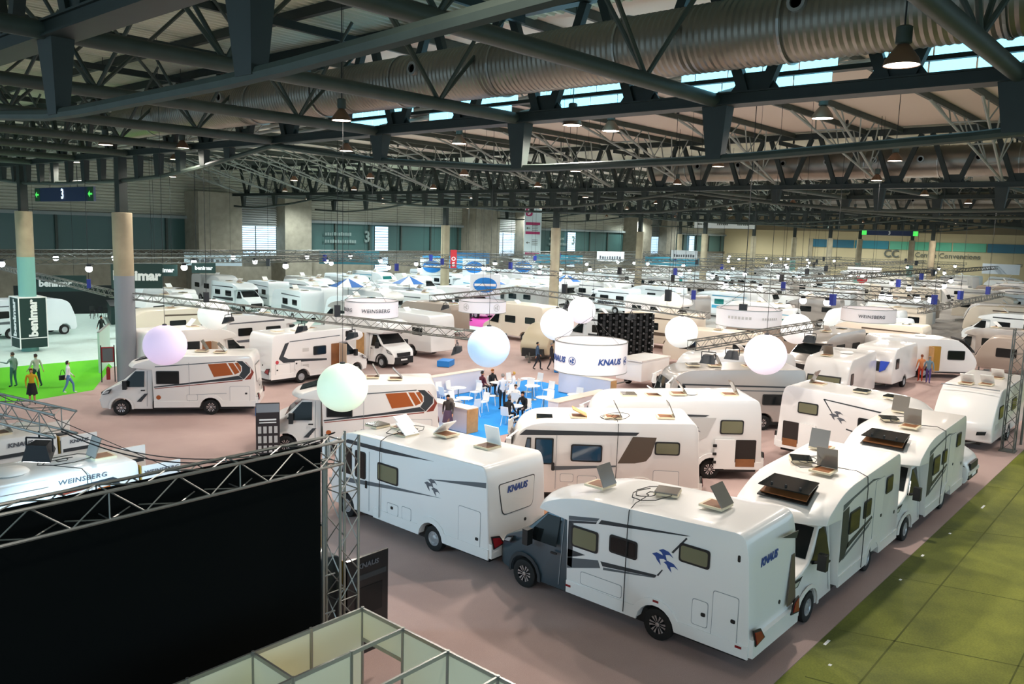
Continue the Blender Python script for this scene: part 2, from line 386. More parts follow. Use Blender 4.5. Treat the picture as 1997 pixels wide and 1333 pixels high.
# truss tubes between the two girders of each pair (and back over the gallery for the first pair)
def webfan(s, u, v, z0, z1, r, spread):
    for du, dv in ((-1, -.6), (-1, .6), (1, -.6), (1, .6)): s.tube((v, u, z0), (v+dv*spread, u+du*spread*.9, z1), r, 6)
for i, (a, b) in enumerate(dbl):
    for u in UG:
        if not (-14 < u < UMAX-2) or (i > 0 and u < 4): continue
        t = struct('trim_%d' % (20 + i*20 + UG.index(u)), 'roof cross truss with a thick round lower tube')
        v0 = -9 if i == 0 else a
        M().tube((v0, u, 11.98), (b, u, 11.98), .15 if i else .17, 10).build('lower_tube', steel, t, 40)
        M().box(v0, b, u-.08, u+.08, 14.75, 15.0).build('upper_chord', steel_d, t)
        ns = [a+3.4, b-3.4] if i else [-5.5, -.4, a+3.4, b-3.4]
        if i == 0:
            for v in ns:
                for dv, du in ((-3.0, -.1), (-1.1, .9), (1.1, -.9), (3.0, .1)):
                    M().tube((v, u, 12.05), (v+dv, u+du*1.5, 15.05), .055, 7).build('web_rod', steel, t, 40)
        else:
            w = M()
            for v in ns:
                for dv in (-2.4, -.8, .8, 2.4): w.tube((v, u, 12.05), (v+dv, u, 14.9), .06, 5)
            w.build('web_rods', steel, t)
# long-span joists across the white-panelled bays
ends = [(19.3, 53.0), (66.0, 100.0), (113.0, 147.0), (160.0, VMAX)]
for i, (a, b) in enumerate(ends):
    for u in UG:
        if not ((4 if i == 0 else 8) < u+4 < UMAX-1): continue
        t = struct('trim_%d' % (110 + i*20 + UG.index(u)), 'pale steel joist with paired rods under the white roof panels')
        for d in (-1.07, 1.07):
            M().box(a+.3, b-.3, u+d-.07, u+d+.07, 15.1, 15.38).build('upper_chord', steel, t)
            for e, sgn in ((a, 1), (b, -1)):
                r_ = M() if i == 0 else None
                if e == VMAX: continue
                p0, p1 = Vector((e, u, 12.15)), Vector((e+sgn*11.6, u+d, 15.15))
                M().tube(p0, p1, .07, 7).build('rod', steel_l, t, 40)
        w = M()
        for e, sgn in ((a, 1), (b, -1)):
            if e == VMAX: continue
            for f in (.25, .5, .75):
                l, r_ = Vector((e+sgn*11.6*f, u-1.07*f, 12.15+3*f)), Vector((e+sgn*11.6*f, u+1.07*f, 12.15+3*f))
                w.tube(l, r_, .04, 5)
                for p, q in ((l, -1), (r_, 1)):
                    w.tube(p, (p.x+sgn*1.6, u+q*1.07, 15.12), .04, 5); w.tube(p, (p.x-sgn*.6, u+q*1.07, 15.12), .04, 5)
        w.build('web_rods', steel_l, t)
# ---- clerestory glazing above the second girder
cl = struct('window_20', 'strip of bright clerestory glazing behind the big duct')
gl = mat('clerestory', '#bfe6f5', .3, emit='#86d2ee', es=2.2)
for u0, u1 in ((3.8, 7.0), (8.0, 12.4), (13.4, 17.6), (18.6, 22.6), (23.8, 27.4)):
    k = u0
    while k < u1-.1:
        M().box(21.0, 21.04, k, min(k+.95, u1), 12.45, 12.75).build('pane', gl, cl); M().box(21.3, 21.34, k, min(k+.95, u1), 12.88, 14.2).build('pane', gl, cl); k += 1.0
M().box(20.9, 21.2, 1, 30, 12.76, 12.87).build('transom', steel_d, cl)
# ---- ducts
def duct(v, z, r, y0, y1, ring, noz, label, n=28):
    t = thing('air_duct', label, 'air duct', (v, y0, z)); prof = []; y = 0; k = 0
    while y < y1-y0: prof.append((r if k % 2 == 0 else r-.022, y)); y += ring; k += 1
    M().lathe(prof, n, axis='y').build('duct_shell', mat('duct_metal', '#8f8a80', .38, metal=.75, noise=.06, nscale=2), t, 20)
    y = 3.0
    while y < y1-y0-1: M().lathe([(r, y-.03), (r+.035, y-.03), (r+.035, y+.03), (r, y+.03)], n, axis='y', cap=False).build('joint_ring', alu, t); y += 4.2
    for (yy, zz) in noz:
        a = M().lathe([(.16, 0), (.2, 0), (.2, -.16), (.13, -.16), (.13, -.02), (.02, -.02)], 14, axis='x'); o = a.build('nozzle', alu, t, 30, loc=(-r*cos(zz)+.03, yy-y0, r*sin(zz)))
        M().lathe([(.125, -.1), (.01, -.1)], 12, axis='x').build('nozzle_throat', plast, o)
    return t
duct(18.0, 13.22, .78, -12, 40.5, .08, [(7.4, .35), (19.2, .2), (30.4, .3), (-4, .3)], 'huge ribbed metal air duct running under the roof nearest the gallery')
duct(54.6, 13.5, .95, -6, 34, .2, [(u, .1) for u in (8.5, 11.6, 14.7, 17.4, 20.3, 23.2, 26.4, 29.5)], 'second ribbed air duct behind the far zigzag girder', 20)
duct(101.6, 13.4, .95, 4, 40, .4, [(u, 0) for u in (20, 24, 28)], 'third ribbed air duct, far off near the end wall', 16)
# ---- columns: concrete drum below, steel post above
CN = [0]
def column(v, u, r=.5, ztop=9.0, m=None, band=None):
    CN[0] += 1; c = struct('trim_%d' % (200 + CN[0]), 'round concrete column carrying a steel post')
    M().lathe([(r, 0), (r, ztop-.02), (r-.02, ztop)], 24, (v, u, 0)).build('shaft', m or concrete_l, c, 40)
    M().box(v-.22, v+.22, u-.26, u+.26, ztop, 11.86).build('steel_post', steel_d, c)
    if band: M().lathe([(r+.006, band[0]), (r+.006, band[1])], 24, (v, u, 0)).build('painted_band', band[2], c, 40)
    return c
colg = mat('paint_column_grey', '#8d9198', .7); colt = mat('paint_column_teal', '#7fb5ac', .7)
column(19.3, 58.4, .5, 9.0, None, (0, 6.1, colt)); column(19.3, 44.2, .5, 9.0, None, (0, 5.7, colg))
for v, u in ((66, 67.9), (66, 51.9), (100, 63.5), (100, 83.2), (113, 60.3), (147, 68.3), (160, 65.8), (147, 54), (160, 53.2), (160, 44), (147, 37.3), (147, 84)):
    column(v, u, .5, 9.1, None, (0, 4.6, colt) if v == 160 else None)
# ------------------------------------------------------------------ vehicles
def wheel_meshes():
    ty = M().lathe([(.2, -.1), (.3, -.115), (.34, -.1), (.355, -.06), (.355, .06), (.34, .1), (.3, .115), (.2, .1)], 26, axis='y', cap=False).mesh('tyre', 35)
    dk = M().lathe([(.225, .02), (.225, .085), (.205, .09), (.205, .05), (.03, .06)], 22, axis='y').mesh('rim_disc', 35)
    sp = M()
    for k in range(6):
        a = 2*pi*k/6
        for d in (-.2, .2):
            p = [(.04*cos(a+d*2), .075, .04*sin(a+d*2)), (.2*cos(a+d-.13), .09, .2*sin(a+d-.13)), (.2*cos(a+d+.13), .09, .2*sin(a+d+.13))]
            sp.plate(p, (0, .012, 0))
    sp.lathe([(.05, .08), (.05, .105), (.02, .11)], 12, axis='y'); sp.lathe([(.206, .08), (.206, .1), (.226, .1), (.226, .08)], 24, axis='y', cap=False)
    sp = sp.mesh('rim_spokes')
    st = M().lathe([(.226, .07), (.226, .1), (.19, .1), (.17, .075), (.08, .085), (.05, .1), (.01, .1)], 22, axis='y')
    for k in range(8):
        a = 2*pi*k/8; st.lathe([(.03, .078), (.03, .092)], 8, (.125*cos(a), 0, .125*sin(a)), axis='y')
    st = st.mesh('rim_cover', 35)
    lo = M().lathe([(.2, -.1), (.355, -.09), (.355, .09), (.2, .1)], 14, axis='y', cap=False).mesh('tyre', 40)
    lr = M().lathe([(.22, .06), (.22, .1), (.02, .09)], 12, axis='y').mesh('rim', 40)
    return ty, dk, sp, st, lo, lr
TY, DK, SP, STC, LOT, LOR = wheel_meshes()
dkrim = mat('rim_dark', '#26282a', .4, metal=.5); steelrim = mat('rim_silver', '#b9bcc0', .35, metal=.6)
def wheel(root, x, y, kind='alloy'):
    s = 1 if y > 0 else -1
    if kind == 'far':
        w = obj('wheel', LOT, rubber, root, (x, y, .355)); obj('rim', LOR, steelrim, w, None, (0, 0, 0 if s > 0 else pi)); return
    w = obj('wheel', TY, rubber, root, (x, y, .355)); r = (0, 0, 0 if s > 0 else pi)
    if kind == 'alloy': obj('rim', DK, dkrim, w, None, r); obj('rim_spokes', SP, alloy, w, None, r)
    else: obj('rim', DK, dkrim, w, None, r); obj('rim_cover', STC, steelrim, w, None, r)
def arch(xc, zb, R=.46, zc=.36, n=9):               # from +x side over to -x side
    a0 = math.asin(max(-1, (zb-zc)/R)); return [(xc + R*cos(a0 + (pi-2*a0)*k/n), zc + R*sin(a0 + (pi-2*a0)*k/n)) for k in range(n+1)]
def decal(root, s, pts, m, W, name='stripe', off=.003, th=.004):
    return M().plate([(x, s*(W/2+off), z) for x, z in pts], (0, s*th, 0)).build(name, m, root)
def window(root, s, x0, x1, z0, z1, W, pane=None, r=.07, pts=None, fr=.045):
    p = pts or rrect(x0, x1, z0, z1, r)
    f = M().plate([(x, s*(W/2+.002), z) for x, z in p], (0, s*.022, 0)).build('window', plast, root)
    cx = sum(a for a, b in p)/len(p); cz = sum(b for a, b in p)/len(p); w = max(a for a, b in p)-min(a for a, b in p); h = max(b for a, b in p)-min(b for a, b in p)
    M().plate([(cx+(x-cx)*(1-2*fr/w), s*(W/2+.024), cz+(z-cz)*(1-2*fr/h)) for x, z in p], (0, s*.006, 0)).build('pane', pane or glass, f)
    return f
def flap(root, s, x0, x1, z0, z1, W, m, lx=None, lz=None, r=.06, name='service_hatch'):
    sm_ = M().plate([(x, s*(W/2+.001), z) for x, z in rrect(x0-.012, x1+.012, z0-.012, z1+.012, r)], (0, s*.004, 0)).build(name, seamm, root)
    M().plate([(x, s*(W/2+.003), z) for x, z in rrect(x0, x1, z0, z1, r)], (0, s*.006, 0)).build('panel', m, sm_)
    if lx is not None: M().plate([(x, s*(W/2+.008), z) for x, z in rrect(lx-.05, lx+.05, lz-.04, lz+.04, .03)], (0, s*.012, 0)).build('latch', plast, sm_)
    return sm_
HB = M().box(-.27, .27, -.27, .27, 0, .05).mesh('hatch_base')
HI = M().box(-.21, .21, -.21, .21, .05, .056).mesh('hatch_opening')
HL = M().plate([(0, -.26, 0), (.52, -.26, 0), (.52, .26, 0), (0, .26, 0)], (0, 0, .03)).mesh('hatch_lid')
hatchw = mat('hatch_frame', '#e2d3b4', .5)
def hatch(root, x, y, z, ang=0, rz=0, m=None, sc=1, dark=False):
    b = obj('roof_hatch', HB, hatchw if not dark else plast, root, (x, y, z), (0, 0, rz)); b.scale = (sc, sc, 1)
    if ang: obj('hatch_opening', HI, wood_d if not dark else plast, b)
    obj('hatch_lid', HL, m or hatchc, b, (-.26, 0, .055), (0, -radians(ang), 0)); return b
def dish(root, x, y, z, r=.36):
    d = M().lathe([(r*.9, 0), (r, .03), (r*.85, .09), (.05, .12)], 20, (x, y, z)).build('roof_dome', wpl, root, 40)
def wire(pts, name, m, label, cat, group=None, r=.012, parent=None):
    t = M().path(pts, r, 5).build(name, m, parent)
    if label: tag(t, label, cat, group)
    return t
def loops(cx, cy, z, n, R, seed, H=.03):
    rg = random.Random(seed); p = []; a = 0
    for i in range(n):
        a += .55 + rg.random()*.35; q = R*(.55+.45*sin(a*.37+seed)); p.append((cx + q*cos(a)*1.3, cy + q*sin(a)*.8, z + .012 + H*rg.random()))
    return p
def cabw(x, z, W=2.06):
    h = W/2
    if x > 1.75: h *= 1 - .24*((x-1.75)/1.1)**2
    if z > 1.25: h *= 1 - .17*(z-1.25)/.85
    return h
def cab(root, m, wb=3.8, lights=True, front=True, grille=plast, bump=None, tw=None):
    f = wb/2
    ol = [(.6, .34)] + [(.6, 2.1), (1.15, 2.1), (1.3, 2.04), (1.98+f-1.9, 1.42), (2.3+f-1.9, 1.28), (2.66+f-1.9, 1.1, .1), (2.82+f-1.9, .85, .1), (2.84+f-1.9, .5, .08), (2.76+f-1.9, .3, .05)]
    ol = rnd(ol, 3) + arch(f, .3, .44) + [(.6, .3)]
    dx = f - 1.9
    df = lambda x, y, z: Vector((x, y/1.03*cabw(x-dx, z), z))
    me = prism(ol, 2.06, .05, 3, (-.6, 0, .6), df, 'cab', 40); c = obj('cab', me, m, root)
    # windscreen, door windows
    q = []
    for y, (x, z) in ((-1, (1.93+dx, 1.46)), (1, (1.93+dx, 1.46)), (1, (1.34, 2.0)), (-1, (1.34, 2.0))): q.append((x, y*(cabw(x-dx, z)-.09), z))
    nv = Vector((.62, 0, .64)).normalized()
    M().plate([Vector(p)+nv*.004 for p in q], nv*.012).build('windscreen', glass, c)
    for s in (-1, 1):
        pts = [(1.86+dx, 1.36), (1.3, 1.98), (.92, 1.98), (.92, 1.3), (1.6+dx, 1.3)]
        M().plate([(x, s*(cabw(x-dx, z)+.004), z) for x, z in pts], (0, s*.01, .0)).build('door_window', glass, c)
        M().plate([(x, s*(cabw(x-dx, z)+.003), z) for x, z in [(.8, .42), (.815, .42), (.815, 2.0), (.8, 2.0)]], (0, s*.006, 0)).build('door_seam', seamm, c)
        M().plate([(x, s*(cabw(x-dx, z)+.003), z) for x, z in rrect(.88, 1.06, 1.12, 1.17, .02)], (0, s*.03, 0)).build('door_handle', plast, c)
        mr = M(); mr.tube((1.72+dx, s*.93, 1.35), (1.66+dx, s*1.12, 1.38), .035, 6); mr.box(1.6+dx, 1.76+dx, s*1.2-.1, s*1.2+.1, 1.22, 1.6); mr.build('mirror', plast, c)
        cl = M(); A = arch(f, .3, .455); B = arch(f, .3, .54)
        for (a, b), (d, e) in zip(zip(A, A[1:]), zip(B, B[1:])): cl.plate([(a[0], s*(cabw(a[0]-dx, a[1])+.004), a[1]), (b[0], s*(cabw(b[0]-dx, b[1])+.004), b[1]), (e[0], s*(cabw(e[0]-dx, e[1])+.004), e[1]), (d[0], s*(cabw(d[0]-dx, d[1])+.004), d[1])], (0, s*.03, 0))
        cl.build('arch_trim', bump or m, c)
        if lights:
            hp = [(2.74+dx, .9), (2.5+dx, 1.12), (2.28+dx, 1.2), (2.42+dx, .98)]
            hl = M().plate([(x, s*(cabw(x-dx, z)+.005), z) for x, z in hp], (.012, s*.014, .004)).build('headlamp', plast, c)
            M().plate([(x, s*(cabw(x-dx, z)+.017), z) for x, z in [(2.7+dx, .94), (2.52+dx, 1.08), (2.38+dx, 1.12), (2.46+dx, 1.0)]], (.012, s*.012, .004)).build('lens', ambl, hl)
    if front:
        x = 2.84+dx
        M().box(x-.06, x+.02, -.52, .52, .74, .98).build('grille', grille, c); M().box(x-.06, x+.02, -.66, .66, .42, .6).build('air_intake', plast, c)
        M().box(x-.16, x+.035, -.74, .74, .3 if bump else .6, .72).build('bumper', bump or m, c); M().box(x+.02, x+.04, -.26, .26, .5, .6).build('number_plate', printw, c)
    return c
def common(root, body, W, wb, rear, wk, track=1.0, front=True):
    M().box(rear+.15, 1.6+(wb-3.8)/2, -W/2+.18, W/2-.18, .26, .6).build('chassis', plast, root)
    for x in ((wb/2, -wb/2) if front else (-wb/2,)):
        for s in (-1, 1): wheel(root, x, s*(track-.08), wk)
def body_semi(root, m, W, wb, rear, H0=2.72, H1=2.88, lip=1.3, kind='semi', name='body'):
    b = -wb/2
    pts = [(rear, .46, .06), (rear+.13, 2.45, .1), (rear+.24, H1, .5)]
    if kind == 'semi': pts += [(.05, H0, .5), (.72, H0-.14, .3), (lip-.05, 2.34, .2), (lip+.08, 2.16, .04), (.55, 2.08)]
    else: pts += [(1.35, H1+.06, .6), (2.22, H1-.25, .6), (2.3, 2.3, .25), (2.0, 2.12, .1), (.55, 2.08)]
    pts += [(.5, .42)]
    ol = rnd(pts, 5) + arch(b, .42, .46)
    def df(x, y, z):
        if x > .6 and z > 1.9: x += (.4 if kind == 'semi' else .22)*(1-(2*y/W)**2)*min(1, (x-.6)/.6)
        return Vector((x, y, z))
    return obj(name, prism(ol, W, .07, 3, (-.8, -.4, 0, .4, .8), df, 'body', 40), m, root)
def skirt(root, m, W, rear, wb, s, x1=.5):
    M().box(-wb/2+.47, x1, s*(W/2)-.02, s*(W/2)+.022, .38, .66).build('side_skirt', m, root)
    M().box(rear+.02, -wb/2-.47, s*(W/2)-.02, s*(W/2)+.022, .4, .66).build('side_skirt', m, root)
    A = arch(-wb/2, .42, .465); B = arch(-wb/2, .42, .62); t = M()
    for (a, b), (d, e) in zip(zip(A, A[1:]), zip(B, B[1:])): t.plate([(q[0], s*(W/2), q[1]) for q in (a, b, e, d)], (0, s*.025, 0))
    t.build('arch_trim', m, root)
def swallow(root, s, x, z, sc, W, m=None):
    for dx, dz, k in ((0, .1, 1), (-.11, 0, 1.1), (.1, -.08, 1)):
        P = [(-.16, .06), (-.08, .1), (.03, .08), (.12, 0), (.05, .03), (-.03, .01), (.0, -.08), (-.07, -.02), (-.1, .03)]
        decal(root, s, [(x - s*(dx+a*k)*sc, z+(dz+b*k)*sc) for a, b in P], m or knblue, W, 'swallow_emblem', .004)
def sidetxt(root, s, str_, x, z, size, m, W, shear=.2, sx=1): text(str_, m, size, root, (x, s*(W/2+.008), z), (-s, 0, 0), (0, 0, 1), shear, sx)
def reartxt(root, str_, y, z, size, m, x, shear=.2, sx=1): text(str_, m, size, root, (x, y, z), (0, -1, 0), (0, 0, 1), shear, sx)
def rear_kit(root, m, W, rear, win=True, txt=True, ty=0, tz=2.05):
    x = rear
    bm_ = M(); bm_.box(x-.07, x+.1, -W/2+.02, W/2-.02, .44, .82); bm_.build('rear_bumper', m, root)
    for s in (-1, 1):
        l = M().plate([(x-.075, s*(W/2-.08), .68), (x-.075, s*(W/2-.48), .74), (x-.05, s*(W/2-.3), .98), (x-.03, s*(W/2-.02), 1.02)], (-.03, 0, .01)).build('rear_lamp_housing', plast, root)
        M().plate([(x-.1, s*(W/2-.1), .72), (x-.1, s*(W/2-.4), .78), (x-.08, s*(W/2-.28), .94), (x-.06, s*(W/2-.05), .98)], (-.02, 0, .006)).build('rear_lamp', redl, l)
    if win:
        p = [(y, z) for y, z in rnd([(-.72, 2.25, .08), (.72, 2.25, .08), (.6, 1.42, .15), (-.6, 1.42, .15)], 3)]
        xx = lambda z: rear + .13*(z-.46)/2
        M().plate([(xx(z)-.005, y, z) for y, z in p], (-.012, 0, 0)).build('rear_panel_seam', plast, root)
        M().plate([(xx(z)-.01, y*.97, 1.85+(z-1.85)*.95) for y, z in p], (-.014, 0, 0)).build('rear_panel', m, root)
    if txt: reartxt(root, 'KNAUS', ty, tz, .24, knblue, rear+.13*(tz-.46)/2-(.03 if win else .006))
    M().lathe([(.045, 0), (.045, .02)], 10, (rear+.03, -.3, 1.12), axis='x').build('lock', plast, root)
# ------------------------------------------------------------------ the named motorhomes
R_ = radians
# V1: grey-cab motorhome in front
W = 2.26
v1 = thing('motorhome', 'white motorhome with a blue-grey cab parked nearest the camera', 'motorhome', (15.72, 10.3, 0), R_(90))
common(v1, white, W, 3.75, -4.0, 'alloy'); cab(v1, cabgrey, 3.75, bump=mat('cab_cladding', '#2a3136', .5)); body_semi(v1, white, W, 3.75, -4.0, 2.7, 2.9)
for s in (1, -1):
    skirt(v1, white, W, -4.0, 3.75, s)
    decal(v1, s, [(.5, 1.02), (.5, 2.05), (.36, 2.05), (.36, 1.0)], ddark, W)
    window(v1, s, -.34, .4, 1.52, 2.02, W, glass_y); window(v1, s, -1.36, -.64, 1.67, 2.08, W); window(v1, s, -3.06, -2.36, 1.97, 2.37, W, glass_y)
    decal(v1, s, [(.5, 2.1), (.5, 2.2), (-.35, 2.35), (-.28, 2.26)], dgrey, W); decal(v1, s, [(-.32, 2.22), (-.4, 2.33), (-2.59, 2.56), (-2.5, 2.53)], ddark, W)
    decal(v1, s, [(.5, 2.03), (.5, 2.09), (-.28, 2.25), (-.26, 2.2)], ddark, W)
    decal(v1, s, [(.5, 1.22), (.5, 1.42), (.0, 1.4), (.25, 1.3)], ddark, W); decal(v1, s, [(.5, .95), (.5, 1.2), (-.35, 1.38), (-.42, 1.22)], dgrey, W)
    decal(v1, s, [(-.42, 1.38), (-.48, 1.28), (-1.83, 1.44), (-1.86, 1.5)], ddark, W); decal(v1, s, [(-.5, 1.26), (-.5, 1.2), (-1.8, 1.42), (-1.83, 1.44)], dgrey, W)
    swallow(v1, s, -2.08, 1.86, 1.25, W); decal(v1, s, [(-2.18, 2.1), (-2.5, 2.5), (-2.53, 2.48), (-2.22, 2.08)], ddark, W); decal(v1, s, [(-1.86, 1.5), (-1.98, 1.66), (-2.0, 1.65), (-1.9, 1.49)], ddark, W)
    flap(v1, s, -3.07, -2.73, .74, 1.27, W, white, -2.98, 1.0); flap(v1, s, -3.72, -3.18, .5, 1.58, W, white, -3.63, 1.08)
    flap(v1, s, -1.0, .1, .7, .98, W, white)
    for x, z in ((.36, .52), (-1.95, .9), (-3.85, .58)): decal(v1, s, [(x, z), (x+.14, z), (x+.14, z+.05), (x, z+.05)], redl, W, 'side_marker', .026)
    decal(v1, s, rrect(-3.7, -3.64, 2.32, 2.46, .03), plast, W, 'vent')
rear_kit(v1, white, W, -4.0, False, True, .2, 2.2)
for y0, y1 in ((-.9, -.35), ): M().plate([(-3.97, y0, 2.35), (-3.97, y1, 2.5), (-3.97, y1+.2, 2.56), (-3.97, y0-.1, 2.5)], (-.02, 0, 0)).build('rear_stripe', ddark, v1)
M().plate([(-4.02, -.98, .95), (-4.02, -.55, .95), (-3.9, -.92, 1.95), (-3.9, -1.06, 1.95)], (-.02, 0, 0)).build('rear_stripe', dbrown, v1)
hatch(v1, .35, .15, 2.73, 65, 0); hatch(v1, -2.5, -.1, 2.88, 55, R_(0)); hatch(v1, -1.2, -.3, 2.81, 0, R_(20), hatchc)
# V2: white integrated, rear to the right
v2 = thing('motorhome', 'white motorhome with blue lettering on its rear, beside the lattice tower', 'motorhome', (15.72, 17.25, 0), R_(90))
def body_int(root, m, W, wb, rear, front=2.8, H=2.78, name='body'):
    f = wb/2
    pts = [(rear, .44, .06), (rear+.12, 2.45, .1), (rear+.22, H, .35), (front-1.1, H-.12, .5), (front-.45, H-.4, .3), (front-.02, 1.25, .1), (front+.05, .95, .1), (front+.05, .5, .1), (front-.08, .34, .05)]
    ol = rnd(pts, 5) + arch(f, .36, .46) + arch(-f, .42, .46)
    def df(x, y, z):
        if x > 1.7: y = y*(1-.1*((x-1.7)/1.1)**2); x -= .22*(2*y/W)**2*min(1, (x-1.7))
        return Vector((x, y, z))
    b = obj(name, prism(ol, W, .08, 3, (-.8, -.4, 0, .4, .8), df, 'body', 40), m, root)
    nv = Vector((.95, 0, .3)).normalized()
    q = [(front-.12, -.9, 1.4), (front-.0, -.45, 1.36), (front-.0, .45, 1.36), (front-.12, .9, 1.4), (front-.42, .88, 2.2), (front-.35, .4, 2.25), (front-.35, -.4, 2.25), (front-.42, -.88, 2.2)]
    M().plate([Vector(p)+nv*.02 for p in q], nv*.02).build('windscreen', glass, b)
    for s in (-1, 1):
        mm = M(); mm.tube((front-.5, s*1.05, 2.35), (front-.2, s*1.25, 2.15), .035, 6); mm.box(front-.3, front-.14, s*1.25-.09, s*1.25+.09, 1.7, 2.15); mm.build('mirror', wpl, root)
        M().plate([(front-.02, s*.62, .95), (front-.02, s*.95, .98), (front-.12, s*.98, .8), (front+.0, s*.64, .78)], (.08, 0, .01)).build('headlamp', ambl, root)
    M().box(front, front+.07, -.5, .5, .55, .8).build('grille', plast, root)
    return b
common(v2, white, W, 3.75, -4.0, 'cover'); body_int(v2, white, W, 3.75, -4.0)
for s in (1, -1):
    skirt(v2, white, W, -4.0, 3.75, s)
    window(v2, s, .86, 1.34, 1.4, 2.2, W); window(v2, s, -.55, .33, 1.52, 2.05, W, glass_y); flap(v2, s, .7, 1.42, .5, 2.24, W, white, .78, 1.28) if s < 0 else decal(v2, s, [(.7, .5), (.715, .5), (.715, 2.26), (.7, 2.26)], seamm, W, 'door_seam')
    window(v2, s, 1.5, 1.95, 1.45, 2.2, W-.04, glass, pts=[(1.5, 1.4), (1.98, 1.4), (1.8, 2.2), (1.5, 2.2)])
    decal(v2, s, [(1.9, 1.12), (1.9, 1.26), (-.1, 1.46), (-2.26, 1.6), (-.1, 1.36)], dgrey, W); decal(v2, s, [(1.9, 2.32), (1.7, 2.44), (-1.96, 2.53), (0, 2.36)], ddark, W)
    decal(v2, s, [(-1.68, 1.99), (-3.85, 2.38), (-3.85, 2.24)], dgrey, W); decal(v2, s, [(.8, 1.16), (.86, 1.16), (.86, 1.38), (.8, 1.38)], plast, W, 'door_handle', .004, .03)
    swallow(v2, s, -1.95, 1.8, 1.2, W, wgrey); flap(v2, s, -.55, -.1, .66, .96, W, white, -.3, .85); flap(v2, s, -1.08, -.72, .66, 1.0, W, white); flap(v2, s, -3.68, -2.92, .5, 1.57, W, white, -3.58, .85)
rear_kit(v2, white2, W, -4.0)
for x, y, a, r in ((.9, -.3, 35, 0), (.2, .2, 35, 0), (-.8, -.45, 40, R_(180)), (-2.5, -.35, 75, R_(90)), (1.6, .1, 0, 0)): hatch(v2, x, y, 2.68 if x > 0 else 2.76, a, r, wpl if a > 30 and x != 0 else None)
# V3, V4: pale motorhomes along the green aisle, noses toward the camera
def aisle_mh(label, loc):
    r = thing('motorhome', label, 'motorhome', loc, R_(180)); wb = 4.0
    common(r, white2, W, wb, -4.05, 'cover'); cab(r, white2, wb); body_semi(r, white2, W, wb, -4.05, 2.78, 2.9, 1.45)
    for s in (1, -1):
        skirt(r, white2, W, -4.05, wb, s)
        decal(r, s, [(.5, 1.0), (.5, 2.25), (.1, 2.3), (-.05, 1.3), (.2, 1.05)], ddark, W)
        window(r, s, -.72, .02, 1.56, 2.12, W); window(r, s, -1.55, -1.0, 1.7, 2.15, W); window(r, s, -3.25, -2.7, 1.96, 2.42, W); flap(r, s, -2.55, -1.85, .6, 2.5, W, white2, -2.45, 1.45, name='entrance_door')
        decal(r, s, [(.5, 2.27), (.5, 2.42), (-1.6, 2.62), (-2.2, 2.52), (-1.6, 2.56), (-.2, 2.42)], dgrey, W)
        decal(r, s, [(.1, 1.2), (0, 1.36), (-1.7, 1.62), (-1.75, 1.55)], ddark, W); decal(r, s, [(.3, 1.0), (.1, 1.12), (-1.7, 1.5), (-1.5, 1.38)], dgrey, W)
        swallow(r, s, -2.2, 2.0, .7, W, wgrey); decal(r, s, rrect(-3.7, -3.6, 1.2, 1.3, .04), plast, W, 'socket')
    # tilted panorama window in the cap
    q = [(.62, -.55, 2.77), (.62, .55, 2.77), (1.42, .62, 2.49), (1.42, -.62, 2.49)]
    f = M().plate(q, (.012, 0, .03)).build('panorama_frame', plast, r)
    M().plate([(.66, -.5, 2.80), (.66, .5, 2.80), (1.36, .57, 2.56), (1.36, -.57, 2.56)], (.012, 0, .03)).build('panorama_opening', wood_d, f)
    M().plate([(.6, -.56, 2.84), (.6, .56, 2.84), (1.4, .62, 2.74), (1.4, -.62, 2.74)], (.0, 0, .025)).build('panorama_pane', glass, f)
    for k in (-.35, 0, .35): M().box(1.2, 1.26, k-.02, k+.02, 2.76, 2.83).build('latch', plast, f)
    hatch(r, -.45, .25, 2.86, 78, 0); hatch(r, -1.0, -.55, 2.88, 0, R_(30), glass); hatch(r, -2.6, -.6, 2.9, 75, R_(180)); rear_kit(r, white2, W, -4.05)
    return r
v3 = aisle_mh('pale motorhome on the green aisle edge directly behind the grey-cab motorhome', (19.85, 7.42, 0))
v4 = aisle_mh('pale motorhome on the green aisle edge, further of the two with tilted panorama windows', (26.95, 7.35, 0))
